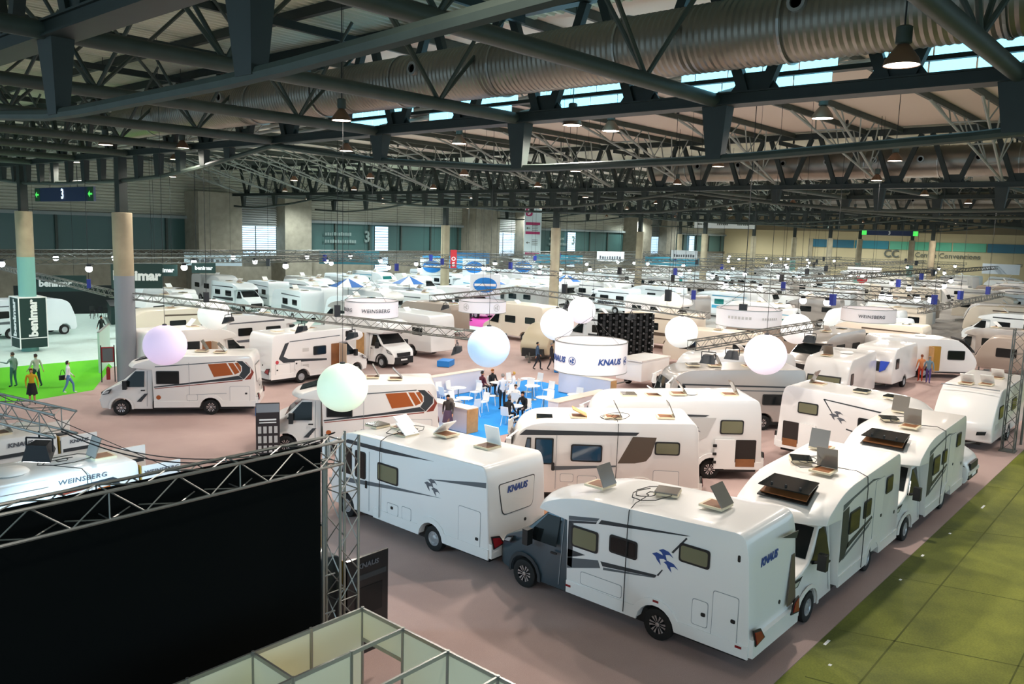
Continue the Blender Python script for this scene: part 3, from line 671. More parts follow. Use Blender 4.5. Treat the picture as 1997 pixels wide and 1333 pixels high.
# V6: integrated with bronze panel; V7, V8: with open garage doors
v6 = thing('motorhome', 'ivory motorhome with a bronze slanted side panel beside the blue lounge', 'motorhome', (21.6, 15.55, 0), R_(130))
common(v6, white2, W, 3.6, -3.7, 'alloy'); body_int(v6, white2, W, 3.6, -3.7, 2.65)
for s in (1, -1):
    skirt(v6, white2, W, -3.7, 3.6, s)
    window(v6, s, 1.15, 1.75, 1.42, 2.15, W, glass_b, pts=[(1.72, 1.4), (2.0, 1.4), (1.85, 2.15), (1.72, 2.15)]); window(v6, s, 1.0, 1.6, 1.3, 2.15, W, glass_b, .04); window(v6, s, -.55, .45, 1.42, 1.98, W, glass_b, .08); window(v6, s, -3.0, -2.2, 1.72, 2.15, W, glass_y, .08)
    decal(v6, s, [(2.1, 2.22), (1.9, 2.4), (-1.7, 2.42), (-1.6, 2.32)], ddark, W); decal(v6, s, [(-1.05, 1.4), (-1.6, 1.42), (-1.95, 1.5), (-2.1, 1.7), (-2.25, 2.28), (-1.5, 2.28)], dbrown, W)
    decal(v6, s, [(1.0, 1.1), (1.0, 1.24), (-1.0, 1.33), (-1.0, 1.28)], dgrey, W); decal(v6, s, [(.9, .5), (.915, .5), (.915, 2.3), (.9, 2.3)], seamm, W, 'door_seam'); decal(v6, s, rrect(.95, 1.05, 1.1, 1.36, .04), plast, W, 'door_handle', .004, .03)
    flap(v6, s, -3.0, -2.2, .55, 1.2, W, white2, -2.9, .7); flap(v6, s, .35, .75, .75, 1.0, W, white2); flap(v6, s, -.4, .2, .6, .95, W, white2)
hatch(v6, 1.3, .3, 2.6, 0, 0, glass); hatch(v6, .2, .35, 2.7, 25, 0, wood); hatch(v6, -.9, .5, 2.74, 62, 0); hatch(v6, -2.6, .4, 2.78, 65, 0); rear_kit(v6, white2, W, -3.7, True, False)
def open_garage(r, s, x0, x1, z0, z1, m, side=1):
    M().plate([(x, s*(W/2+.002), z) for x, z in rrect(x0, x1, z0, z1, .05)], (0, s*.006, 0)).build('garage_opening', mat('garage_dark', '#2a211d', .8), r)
    M().box(x0+.03, x1-.03, min(s*W/2, s*(W/2+.03)), max(s*W/2, s*(W/2+.03)), z0+.02, z0+.3).build('garage_floor', wood_d, r)
    d = x1-x0; a, b = (x1+.02, x1+d+.02) if side > 0 else (x0-d-.02, x0-.02)
    g = M().plate([(x, s*(W/2+.03), z) for x, z in rrect(a, b, z0-.05, z1+.02, .05)], (0, s*.05, 0)).build('garage_door', m, r)
    for k in (.2, .5, .8): M().plate([(x, s*(W/2+.08), z) for x, z in rrect((b if side > 0 else a)-.07, (b if side > 0 else a)+.07, z0+(z1-z0)*k-.05, z0+(z1-z0)*k+.05, .02)], (0, s*.03, 0)).build('door_latch', plast, g)
v7 = thing('motorhome', 'white motorhome with its rear garage door swung open, behind the ivory one', 'motorhome', (25.75, 15.4, 0), R_(134))
common(v7, white, W, 3.8, -3.75, 'alloy'); body_int(v7, white, W, 3.8, -3.75, 2.7, 2.95)
for s in (1, -1):
    skirt(v7, white, W, -3.75, 3.8, s)
    decal(v7, s, [(2.0, 2.28), (1.9, 2.42), (-1.75, 2.36), (-1.6, 2.3)], ddark, W); decal(v7, s, [(-.5, 1.35), (-1.35, 1.42), (-1.7, 1.6), (-2.0, 2.26), (-.7, 2.26)], dlight, W)
    window(v7, s, -3.0, -2.15, 1.68, 2.2, W, glass_y, .08); window(v7, s, .3, 1.2, 1.6, 2.1, W); swallow(v7, s, -1.3, 1.8, .8, W, wgrey)
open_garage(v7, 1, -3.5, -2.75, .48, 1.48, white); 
for x, a in ((1.0, 0), (.1, 30), (-.8, 55), (-2.7, 62)): hatch(v7, x, .2, 2.84 if x > 0 else 2.92, a, 0, wpl if a == 30 else None)
dish(v7, -1.3, .1, 2.92, .25); rear_kit(v7, white, W, -3.75, True, False)
v8 = thing('motorhome', 'white motorhome with swallow emblem and an open side flap, between the two pale aisle motorhomes', 'motorhome', (32.35, 9.0, 0), R_(-90))
common(v8, white, W, 3.8, -4.0, 'cover'); cab(v8, white); body_semi(v8, white, W, 3.8, -4.0, 2.8, 2.92, 1.2)
for s in (1, -1):
    skirt(v8, white, W, -4.0, 3.8, s); window(v8, s, -3.2, -2.4, 1.9, 2.35, W, glass_y); window(v8, s, -.9, -.2, 1.6, 2.1, W); window(v8, s, .0, .48, 1.5, 2.25, W)
    swallow(v8, s, -1.6, 1.95, 1.3, W, wgrey); decal(v8, s, [(-2.2, 2.6), (.4, 2.4), (.4, 2.34), (-2.2, 2.56)], ddark, W); decal(v8, s, [(-1.3, 1.6), (.4, 1.3), (.4, 1.22), (-1.3, 1.55)], ddark, W); decal(v8, s, [(-2.2, 2.6), (-1.85, 2.1), (-1.88, 2.08), (-2.24, 2.58)], ddark, W)
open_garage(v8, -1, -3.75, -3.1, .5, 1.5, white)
for x, y, a in ((-3.0, .3, 65), (-1.2, 0, 0), (.0, -.3, 0)): hatch(v8, x, y, 2.88, a, 0, glass if a == 0 else None)
rear_kit(v8, white, W, -4.0, False, False)
# V14, V15: white with orange-brown flash
def flash_mh(label, loc, rz):
    r = thing('motorhome', label, 'motorhome', loc, R_(rz)); wb = 3.8
    common(r, white2, W, wb, -3.9, 'alloy'); cab(r, white2, wb, tw=None); body_semi(r, white2, W, wb, -3.9, 2.66, 2.74, 1.3)
    for s in (1, -1):
        skirt(r, white2, W, -3.9, wb, s)
        window(r, s, -.59, .38, 1.44, 2.03, W, glass, .04)
        decal(r, s, [(.42, 2.2), (.42, 2.24), (-3.0, 2.5), (-3.0, 2.46)], dgrey, W)
        for P_ in ([(-1.82, 2.34), (-2.61, 2.39), (-2.90, 1.86), (-2.07, 1.76)], [(-2.68, 2.39), (-2.91, 2.39), (-3.18, 1.97), (-2.97, 1.87)], [(-2.97, 2.39), (-3.12, 2.41), (-3.24, 2.2), (-3.24, 2.03), (-3.21, 1.99)]): decal(r, s, P_, orange, W)
        decal(r, s, [(-3.04, 2.48), (-3.31, 2.48), (-3.64, 2.18), (-3.63, 1.97), (-3.36, 1.65), (-3.15, 1.82), (-3.28, 2.03), (-3.28, 2.25)], ddark, W)
        decal(r, s, [(-3.34, 1.65), (-1.93, 1.53), (.48, 1.28), (.48, 1.33), (-1.94, 1.62), (-3.13, 1.82)], ddark, W)
        decal(r, s, [(-3.42, 2.44), (-3.46, 2.44), (-3.8, 1.97), (-3.66, 1.66), (-3.38, 1.62), (-3.68, 1.96), (-3.68, 2.16)], dred, W)
        decal(r, s, [(.46, 1.22), (.46, 1.25), (-3.3, 1.62), (-3.3, 1.58)], dred, W)
        decal(r, s, [(1.24, .64), (1.05, .63), (.76, 1.0), (.91, .99)], ddark, 2.07)
        M().lathe([(.1, 0), (.1, .012)], 14, (.3, s*(W/2+.004)-.006, .84), axis='y').build('round_badge', orange, r)
        decal(r, s, [(-1.3, .95), (-2.6, 1.0), (-2.6, 1.02), (-1.3, .97)], seamm, W, 'seam'); flap(r, s, -3.6, -2.75, .5, 1.32, W, white2, -3.45, 1.0); flap(r, s, -1.35, -.9, .7, .95, W, white2); decal(r, s, [(-1.0, .45), (-1.015, .45), (-1.015, 2.4), (-1.0, 2.4)], seamm, W, 'seam')
    rear_kit(r, white2, W, -3.9, True, False); hatch(r, -.3, .2, 2.7, 0, 0); hatch(r, -2.2, .2, 2.74, 45, 0); hatch(r, -1.3, -.3, 2.72, 60, 0)
    q = [(.62, -.5, 2.6), (.62, .5, 2.6), (1.4, .55, 2.36), (1.4, -.55, 2.36)]
    M().plate(q, (.012, 0, .04)).build('panorama_pane', glass, r); return r
v14 = flash_mh('white motorhome with a brown orange flash under the lilac globe', (17.7, 36.0, 0), 141)
v15 = flash_mh('white motorhome with a brown orange flash under the pale green globe', (19.4, 25.8, 0), 140)
# V16: rear and right side seen, V17: alcove with front toward the camera
v16 = thing('motorhome', 'white motorhome with a dark angular swoosh and open door behind the pale green globe', 'motorhome', (27.9, 38.9, 0), 0)
common(v16, white, W, 3.8, -3.9, 'cover'); cab(v16, white); body_semi(v16, white, W, 3.8, -3.9, 2.9, 2.8, 1.3, 'alcove')
for s in (1, -1):
    skirt(v16, white, W, -3.9, 3.8, s); window(v16, s, -1.2, -.35, 1.5, 2.0, W); window(v16, s, 1.0, 1.5, 2.35, 2.7, W)
    decal(v16, s, [(-3.1, 1.25), (-3.4, 1.5), (-3.0, 2.3), (-2.75, 2.35), (-3.1, 1.6), (-2.8, 1.45), (-.3, 1.25), (-.3, 1.15), (-2.8, 1.25)], ddark, W); decal(v16, s, [(-2.75, 2.35), (-2.7, 2.4), (.6, 2.5), (.6, 2.46)], dgrey, W)
    flap(v16, s, -3.6, -2.7, .5, 1.2, W, white, -3.5, .9); flap(v16, s, -2.4, -2.0, .8, 1.3, W, white, -2.3, 1.15); 
    for z in (.85, 1.75): decal(v16, s, rrect(-1.9, -1.5, z, z+.2, .02), dlight, W, 'vent_grille')
decal(v16, -1, rrect(.0, .55, .5, 2.05, .05), wood_d, W, 'doorway', .004, .01); M().box(.57, .62, -W/2-.62, -W/2-.02, .5, 2.05).build('entrance_door', mat('door_inner_beige', '#c9b39a', .6), v16)
M().lathe([(.1, 0), (.1, .012)], 14, (-3.5, -W/2-.014, 1.32), axis='y').build('round_badge', mat('badge_red', '#c0404a', .5), v16)
for x, y, a in ((-2.6, .2, 0), (-1.6, -.2, 30), (-.4, .3, 40)): hatch(v16, x, y, 2.8, a, 0, wpl)
rear_kit(v16, mat('gelcoat_grey_white', '#c9cfd2', .35, coat=.3), W, -3.9, False, False)
v17 = thing('motorhome', 'white alcove motorhome with black bumper and open side door, facing the camera', 'motorhome', (33.6, 40.9, 0), R_(-90))
common(v17, white, W, 3.8, -3.9, 'cover'); cab(v17, white, bump=plast); body_semi(v17, white, W, 3.8, -3.9, 2.9, 2.85, 1.3, 'alcove')
for s in (1, -1): skirt(v17, white, W, -3.9, 3.8, s); window(v17, s, -2.6, -1.8, 1.5, 2.0, W)
decal(v17, -1, rrect(-.25, .3, .5, 2.05, .05), wood_d, W, 'doorway', .004, .01); M().box(.32, .37, -W/2-.6, -W/2-.02, .5, 2.05).build('entrance_door', wood, v17)
# V13: silver, V18, V19
v13 = thing('motorhome', 'silver grey motorhome behind the one with the open garage', 'motorhome', (34.3, 17.3, 0), R_(135))
common(v13, silver, W, 3.8, -3.9, 'alloy'); body_int(v13, silver, W, 3.8, -3.9, 2.8, 2.85)
for s in (1, -1): decal(v13, s, [(1.9, 2.05), (1.9, 2.12), (-3.6, 2.05), (-3.6, 1.98)], ddark, W); decal(v13, s, [(1.9, 1.85), (1.9, 1.9), (-3.6, 1.85), (-3.6, 1.8)], dgrey, W); window(v13, s, -2.8, -1.8, 1.2, 1.7, W); window(v13, s, .2, 1.3, 1.3, 1.75, W); window(v13, s, 1.75, 2.1, 1.4, 2.05, W)
for x, a in ((.2, 62), (-1.4, 60), (1.2, 0)): hatch(v13, x, .2, 2.8, a, 0)
v18 = thing('motorhome', 'white motorhome with open door behind the lilac globe', 'motorhome', (23.5, 43.7, 0), 0)
common(v18, white2, W, 3.8, -3.9, 'cover'); cab(v18, white2); body_semi(v18, white2, W, 3.8, -3.9, 2.75, 2.78, 1.3)
for s in (1, -1): skirt(v18, white2, W, -3.9, 3.8, s); window(v18, s, -2.4, -1.0, 1.45, 2.1, W, glass, pts=[(-2.6, 1.75), (-2.3, 1.4), (-.9, 1.4), (-.9, 2.1), (-2.3, 2.15)]); decal(v18, s, [(-2.8, 1.3), (.5, 1.25), (.5, 1.22), (-2.8, 1.26)], dgrey, W)
decal(v18, -1, rrect(-.75, -.2, .5, 2.05, .05), wood_d, W, 'doorway', .004, .01); M().box(-.18, -.13, -W/2-.6, -W/2-.02, .5, 2.05).build('entrance_door', mat('door_inner_beige', '#c9b39a', .6), v18)
for x, a in ((-.6, 45), (-2.2, 0)): hatch(v18, x, .2, 2.76, a, 0, wpl)
# campers low on the left, rear doors open
def van(label, loc, rz, m, brand, deco):
    r = thing('camper_van', label, 'camper van', loc, R_(rz)); Wv = 2.08; wb = 3.8; rear = -3.0
    ol = rnd([(rear, .4, .05), (rear+.06, 2.5, .1), (rear+.12, 2.62, .12), (1.0, 2.62, .3), (1.45, 2.3, .2), (1.98, 1.42, .1), (2.66, 1.12, .1), (2.84, .85, .1), (2.84, .4, .08)], 4) + arch(1.9, .3, .44) + arch(-1.9, .4, .44)
    def df(x, y, z):
        k = 1.0
        if x > 1.75: k *= 1-.22*((x-1.75)/1.1)**2
        if z > 1.3: k *= 1-.1*(z-1.3)/1.3
        return Vector((x, y*k, z))
    obj('body', prism(ol, Wv, .06, 3, (-.5, 0, .5), df, 'body', 40), m, r)
    M().box(rear+.3, 1.6, -.8, .8, .26, .5).build('chassis', plast, r)
    for x in (1.9, -1.9):
        for s in (-1, 1): wheel(r, x, s*.9, 'alloy')
    for s in (1, -1):
        K = lambda z: Wv/2*(1-.1*(max(z, 1.3)-1.3)/1.3)
        def dc(pts, mm, nm='stripe', off=.012, th=.01): return M().plate([(x, s*(K(z)+off), z) for x, z in pts], (0, s*th, 0)).build(nm, mm, r)
        dc(rrect(.9, 1.5, 1.35, 1.95, .05), glass, 'door_window'); dc(rrect(-.9, .1, 1.3, 1.8, .06), glass, 'window'); dc(rrect(-2.3, -1.5, 1.2, 1.6, .06), glass, 'window')
        if deco: 
            dc([(-.4, 2.2), (-2.3, 2.32), (-2.5, 2.2), (-2.4, 2.2), (-2.3, 2.26), (-.5, 2.16)], ddark, off=.014); dc([(-1.0, 2.16), (-2.1, 2.24), (-2.1, 2.2), (-1.1, 2.12)], dred, off=.014); dc([(-1.9, 2.12), (-2.2, 2.13), (-2.55, 1.75), (-2.2, 1.7)], orange, off=.02); dc([(-2.24, 2.2), (-2.4, 2.2), (-2.75, 1.75), (-2.59, 1.75)], ddark, off=.02)
        else: dc([(1.4, 2.06), (1.4, 2.16), (-2.2, 2.2), (-2.4, 2.12), (-2.2, 2.1)], ddark, off=.014)
        text(brand, wgrey, .16, r, (-1.6 if deco else -2.0, s*(K(2.42)+.015), 2.42), (-s, 0, 0), (0, 0, 1), .1, 1.2)
        # rear door swung fully round to point backward
        d = M().box(rear-1.0, rear-.02, s*1.0-.03, s*1.0+.03, .5, 2.45).build('rear_door', m, r)
        M().box(rear-.85, rear-.2, s*1.0-.04, s*1.0+.04, 1.3, 1.85).build('door_window', glass, d)
        M().box(rear-.95, rear-.06, s*1.0-.036, s*1.0+.036, 2.0, 2.1).build('door_band', ddark, d)
        text(brand, wgrey, .13, d, (rear-.5, s*1.04, 2.28), (-s, 0, 0), (0, 0, 1), .1, 1.2)
    M().box(rear-.01, rear+.01, -.95, .95, .45, 2.45).build('rear_opening', mat('van_inside_ochre', '#a8842f', .6), r)
    M().box(-.8, 1.2, Wv/2-.14, Wv/2+.02, 2.42, 2.58).build('awning_case', m, r)
    return r
va = van('pale blue-lit white camper van with open rear doors and orange flash at lower left', (6.1, 21.2, 0), 180, white, 'WEINSBERG', True)
hatch(va, -2.4, .1, 2.62, 70, R_(180)); dish(va, -.3, .1, 2.63, .42); hatch(va, .6, 0, 2.62, 25, 0)
vb = van('white camper van with a black roof stripe, behind the orange-flash one', (5.75, 25.5, 0), 180, white, 'KNAUS', False)
hatch(vb, -1.7, .2, 2.62, 65, 0); hatch(vb, -.4, 0, 2.62, 0)
# ------------------------------------------------------------------ caravans and the rows behind
def caravan(label, loc, rz, m, L=6.2, Wc=2.25, H=2.58, wins=(), front_slope=.75, deco=None, det=True, group=None, name='caravan'):
    r = thing(name, label, 'caravan', loc, R_(rz), group)
    h = L/2
    ol = rnd([(-h, .42, .08), (-h+.04, 2.2, .3), (-h+.25, H, .4), (h-1.1*front_slope, H-.04, .6), (h-.35*front_slope, 1.75, .4), (h, 1.1, .3), (h-.22, .45, .12)], 5) + arch(-.25, .44, .42)
    obj('body', prism(ol, Wc, .06, 3, (-.5, 0, .5), lambda x, y, z: Vector((x-(.12*(2*y/Wc)**2 if x > h-1.4 else 0), y, z)), 'body', 40), m, r)
    M().box(-h+.3, h-.5, -.7, .7, .3, .5).build('chassis', plast, r)
    for s in (-1, 1): wheel(r, -.25, s*(Wc/2-.12), 'cover')
    t = M(); 
    for s in (-1, 1): t.tube((h-.4, s*.55, .42), (h+1.1, 0, .46), .035, 6)
    t.tube((h+.6, 0, .1), (h+.6, 0, .7), .04, 6); t.lathe([(.1, 0), (.1, .08)], 10, (h+.6, 0, .02)); t.box(h+.95, h+1.3, -.06, .06, .42, .55); t.build('drawbar', alu_d, r)
    for s, x0, x1, z0, z1, g in wins: window(r, s, x0, x1, z0, z1, Wc, g, .08)
    return r
def front_win(r, h, fs, y0, y1, z0, z1, m=None, H=2.58):
    x = lambda z: h - .35*fs + (h - (h-.35*fs))*max(0, (1.75-z)/.65)*.9 if z < 1.75 else h-.35*fs-(z-1.75)/(H-.04-1.75)*(.75*fs)
    n = Vector((.9, 0, .35)).normalized()*.03
    f = M().plate([(x(z)+.07-.12*(2*y/2.25)**2, y, z) for y, z in ((y0, z0), (y1, z0), (y1, z1), (y0, z1))], n).build('front_window', plast, r)
    M().plate([(x(z)+.1-.12*(2*y/2.25)**2, y, z) for y, z in ((y0+.06, z0+.06), (y1-.06, z0+.06), (y1-.06, z1-.06), (y0+.06, z1-.06))], n*.4).build('pane', m or glass, f)
c9 = caravan('white caravan with a blank sloping front beside the right-hand lattice tower', (41.4, 7.85, 0), 180, white, 7.2, 2.3, 2.6, ((1, 1.6, 2.4, 1.35, 1.9, None), (1, -1.2, -.2, 1.35, 1.9, None), (-1, 1.6, 2.4, 1.35, 1.9, None)), 1.15)
decal(c9, 1, [(2.9, .95), (2.2, .95), (2.2, 1.2), (2.9, 1.2)], dlight, 2.3); M().plate([(3.62, .62, .8), (3.62, .95, .86), (3.54, .98, 1.0), (3.6, .64, .95)], (.05, 0, 0)).build('front_lamp', glass, c9); M().box(2.5, 2.54, -1.12, 1.12, 2.58, 2.62).build('roof_seam', seamm, c9)
for x, y in ((1.6, -.35), (1.2, .35), (-1.2, .3)): hatch(c9, x, y, 2.59, 45, 0, wpl)
c10 = caravan('white caravan with its yellow-lined door open, dotted panel at the nose', (57.9, 14.8, 0), -50, white, 6.6, 2.3, 2.6, ((-1, 1.2, 2.3, 1.25, 1.85, None), (-1, -2.9, -1.9, 1.3, 1.9, glass_y)), 1.2)
decal(c10, -1, rrect(.05, .75, .5, 2.1, .05), mat('door_yellow', '#b98a2a', .5), 2.3, 'doorway', .004, .01); M().box(-.02, .03, -1.15-.62, -1.17, .5, 2.1).build('entrance_door', wood, c10)
M().plate([(2.3, -.9, 2.5), (2.3, .9, 2.5), (3.0, .9, 1.7), (3.0, -.9, 1.7)], (.06, 0, .05)).build('nose_panel', plast, c10); dish(c10, 0, .2, 2.6)
c11 = caravan('white caravan with a blue crescent beside its front window', (52.0, 15.2, 0), 180, white, 5.0, 2.25, 2.55, ((1, 1.2, 1.8, 1.3, 1.9, None),), .5)
front_win(c11, 2.5, .5, -.7, .45, 1.2, 1.75, None, 2.55); M().plate([(2.49, .46, 1.14), (2.44, .75, 1.3), (2.36, .95, 1.78), (2.4, .46, 1.78)], (.1, 0, .02)).build('blue_crescent', mat('decal_royal_blue', '#2148c0', .4), c11)
c12 = caravan('white caravan with a wide curtained front window beside the blue-crescent caravan', (44.9, 15.4, 0), 184, white, 6.0, 2.3, 2.6, ((1, 1.7, 2.2, 1.25, 1.85, None),), .6)
front_win(c12, 3.0, .6, -.85, .85, 1.15, 1.72, glass_y, 2.6); hatch(c12, 1.6, -.3, 2.6, 60, 0); dish(c12, -.3, .2, 2.6)
c20 = caravan('small rounded tan teardrop caravan behind the pale blue globe', (43.6, 35.2, 0), 200, mat('gelcoat_putty', '#b7a88e', .45), 3.6, 1.95, 2.35, ((1, -.4, .5, 1.2, 1.6, None),), 1.9); M().box(1.3, 1.9, -.75, .75, .35, .9).build('nose_box', plast, c20)
tr = thing('box_trailer', 'low white box trailer under the blue-lettered ring banner', 'trailer', (40.2, 24.9, 0), R_(180))
obj('body', prism(rnd([(-1.5, .5, .06), (-1.5, 1.65, .06), (1.3, 1.65, .06), (1.5, 1.5, .05), (1.5, .5, .05)], 3) + [], 1.7, .04), white, tr); M().box(-1.55, 1.55, -.88, .88, 1.62, 1.7).build('lid', white2, tr)
for s in (-1, 1): wheel(tr, 0, s*.95, 'cover'); M().plate([(x, s*.86, z) for x, z in arch(0, .4, .4) + arch(0, .4, .5)[::-1]], (0, s*.2, 0)).build('mudguard', white, tr)
M().tube((1.5, 0, .45), (2.7, 0, .45), .04, 6).build('drawbar', alu_d, tr)
# ---- far and middle rows: low-detail individuals
FB = {}
def far_proto(kind, m, key, L=6.8, glassm=None, H=None, stripe=None):
    r = thing('motorhome' if kind != 'caravan' else 'caravan', 'x', 'motorhome' if kind != 'caravan' else 'caravan', (0, 0, 0)); rear = -3.9; g = glassm or glass; Wf = 2.25
    if kind == 'semi': body_semi(r, m, Wf, 3.8, rear, 2.72, 2.82); cabf(r, m)
    elif kind == 'alcove': body_semi(r, m, Wf, 3.8, rear, 2.9, 2.9, 1.3, 'alcove'); cabf(r, m)
    elif kind == 'int':
        pts = [(rear, .44, .06), (rear+.12, 2.45, .1), (rear+.22, 2.82, .35), (1.7, 2.7, .5), (2.35, 2.4, .3), (2.78, 1.25, .1), (2.85, .5, .1), (2.7, .34, .05)]
        b = obj('body', prism(rnd(pts, 3) + arch(1.9, .36, .46, n=5) + arch(-1.9, .42, .46, n=5), Wf, .07, 2), m, r)
        M().plate([(2.74, -.95, 1.4), (2.74, .95, 1.4), (2.4, .9, 2.3), (2.4, -.9, 2.3)], (.04, 0, .02)).build('windscreen', g, r)
    else:
        h = 3.2; b = obj('body', prism(rnd([(-h, .42, .08), (-h+.04, 2.2, .3), (-h+.25, 2.58, .4), (h-.8, 2.54, .6), (h-.25, 1.75, .4), (h, 1.1, .3), (h-.2, .45, .12)], 3) + arch(-.25, .44, .42, n=5), Wf, .06, 2), m, r)
        M().plate([(h-.02, -.8, 1.2), (h-.02, .8, 1.2), (h-.3, .8, 1.75), (h-.3, -.8, 1.75)], (.05, 0, .02)).build('front_window', g, r)
        M().tube((h-.3, 0, .42), (h+1.0, 0, .46), .05, 5).build('drawbar', alu_d, r)
    for s in (-1, 1):
        for x0, x1, z0, z1 in ((-3.0, -2.0, 1.5, 2.0), (-1.0, .1, 1.45, 2.0)) if kind != 'caravan' else ((-2.6, -1.6, 1.3, 1.85), (.8, 2.0, 1.25, 1.85)):
            M().plate([(x, s*(Wf/2+.002), z) for x, z in rrect(x0, x1, z0, z1, .08)], (0, s*.02, 0)).build('window', g, r)
        if stripe: decal(r, s, [(-3.4, 1.1), (-3.4, 1.22), (.4, 1.34), (.4, 1.0)], stripe, Wf); decal(r, s, [(-3.6, 2.3), (-3.6, 2.36), (.4, 2.42), (.4, 2.3)], stripe, Wf)
        for x in ((1.9, -1.9) if kind != 'caravan' else (-.25,)): wheel(r, x, s*.98, 'far')
    for x in (-2.4, -.3): hatch(r, x, .1, 2.6 if kind == 'caravan' else 2.76, 0 if x < -1 else 40, 0, glass if x < -1 else wpl)
    return r
def cabf(r, m):
    ol = rnd([(.6, .34), (.6, 2.1), (1.2, 2.08), (1.98, 1.42), (2.66, 1.1, .1), (2.84, .8, .1), (2.76, .3, .05)], 2) + arch(1.9, .3, .44, n=5)
    c = obj('cab', prism(ol, 2.04, .05, 2, (), lambda x, y, z: Vector((x, y/1.02*cabw(x, z), z))), m, r)
    nv = Vector((.62, 0, .64)).normalized()
    M().plate([Vector((x, y*(cabw(x, z)-.09), z))+nv*.004 for y, (x, z) in ((-1, (1.93, 1.46)), (1, (1.93, 1.46)), (1, (1.3, 2.0)), (-1, (1.3, 2.0)))], nv*.012).build('windscreen', glass, c)
    for s in (-1, 1): M().plate([(x, s*(cabw(x, z)+.004), z) for x, z in ((1.86, 1.36), (1.3, 1.98), (.92, 1.98), (.92, 1.3))], (0, s*.01, 0)).build('door_window', glass, c)
    M().box(2.78, 2.86, -.6, .6, .45, .9).build('grille', plast, c)
icew = mat('gelcoat_cool', '#e8eff2', .3, coat=.3)
protos = [far_proto('semi', icew, 0, stripe=ddark), far_proto('int', icew, 1, stripe=dgrey), far_proto('alcove', white, 2), far_proto('caravan', white, 3), far_proto('caravan', cream, 4), far_proto('semi', white, 5, stripe=wgrey), far_proto('int', cream, 6, stripe=dbrown), far_proto('caravan', tan, 7), far_proto('semi', silver, 8), far_proto('int', icew, 9, glassm=glass_t, stripe=mat('decal_cyan', '#4aa5c9', .4)), far_proto('alcove', cream, 10)]
kindw = ['white', 'white', 'white', 'white', 'cream', 'white', 'cream', 'tan', 'silver', 'white', 'cream']
kname = ['low-profile motorhome', 'integrated motorhome', 'alcove motorhome', 'caravan', 'caravan', 'low-profile motorhome', 'integrated motorhome', 'caravan', 'low-profile motorhome', 'integrated motorhome', 'alcove motorhome']
tree = TREE(); used = set(); rg = random.Random(3)
def put(k, x, y, rz, label, group):
    if k not in used: used.add(k); o = protos[k]; o.location = (x, y, 0); o.rotation_euler = (0, 0, rz)
    else: o = copy_tree(protos[k], (x, y, 0), rz, None, tree)
    o['label'] = label; o['group'] = group; return o
# placed individuals of the middle ground: (proto, x, y, heading deg, label)
for k, x, y, a, lb in [
    (5, 30.6, 48.2, 0, 'white motorhome whose grey rear shows behind the swoosh motorhome'), (6, 26.5, 54.5, 172, 'cream motorhome behind the white globe on the left'),
    (0, 12.4, 63.2, 8, 'white motorhome with stripes behind the dark column banner'), (1, 22.0, 66.2, 8, 'cool white motorhome parked past the dark column banner'),
    (3, 32.0, 66.5, 200, 'small white caravan nose on the mint floor beside the grey column'), (5, 31.0, 60.2, 90, 'tall white motorhome end just left of the grey column'),
    (4, 49.5, 25.3, 100, 'cream caravan behind the studded black curtain'), (3, 40.5, 19.5, 150, 'white caravan with round red badge right of the black curtain'),
    (0, 50.2, 35.0, 100, 'white motorhome just left of the studded black curtain'),
    (6, 63.2, 19.6, 90, 'cream motorhome side behind the right ring banner'), (7, 63.6, 9.4, 96, 'tan caravan at the right edge behind the door-open caravan'), (7, 58.6, 25.6, 95, 'tan caravan below the right grey-lettered ring banner'), (8, 53.2, 19.6, 172, 'silver motorhome behind the curtained-window caravan'),
    (6, 55.5, 33.5, 90, 'cream motorhome with open interior right of the magenta carpet'), (10, 50.0, 43.2, 90, 'cream alcove motorhome behind the putty teardrop caravan'), (8, 41.2, 53.4, 88, 'silver motorhome roof between the ring banners'), (2, 38.4, 43.4, 90, 'white alcove motorhome behind the black-bumper one'), (7, 47.6, 50.3, 92, 'tan caravan behind the small ring banner')]:
    put(k, x, y, R_(a), lb, 'vehicles of the middle stands')
n_far = 0
def zone(x, y):
    a = 'left' if y/x > .95 else 'middle' if y/x > .5 else 'right'
    b = 'nearest' if x < 90 else 'middle' if x < 130 else 'farthest'
    return a, b
ORD = 'first second third fourth fifth sixth seventh eighth ninth tenth eleventh twelfth thirteenth fourteenth fifteenth sixteenth'.split()
for r_, xr in enumerate((67.6, 75.4, 83.2, 91, 98.5, 106.5, 115, 123.5, 132, 141, 150, 159, 168, 177)):
    y = max(9.5, xr*.165+1) + rg.random()*2; ip = 0
    while y < 79:
        dx = rg.uniform(-.6, .6)
        bad = any(hypot(xr+dx-cx, y-cy) < 4.4 for cx, cy in ((66, 67.9), (66, 51.9), (100, 63.5), (100, 83.2), (113, 60.3), (147, 68.3), (160, 65.8), (147, 54), (160, 53.2), (160, 44), (147, 37.3)))
        if not bad and rg.random() < .93:
            k = rg.choice([0, 1, 1, 2, 3, 3, 5, 0, 9, 8, 2] if y > xr*.35 else [4, 6, 3, 1, 10, 5, 7, 0, 2, 8]); a = rg.choice((90, 270, 90, 75, 100))
            put(k, xr+dx, y, R_(a), 'distant %s %s, %s from the right in the %s row beyond the ring banners' % (kindw[k], kname[k], ORD[ip], ORD[r_]), 'distant vehicles of the %s row' % ORD[r_]); ip += 1; n_far += 1
        y += rg.uniform(8.4, 9.6)
LEFT = []
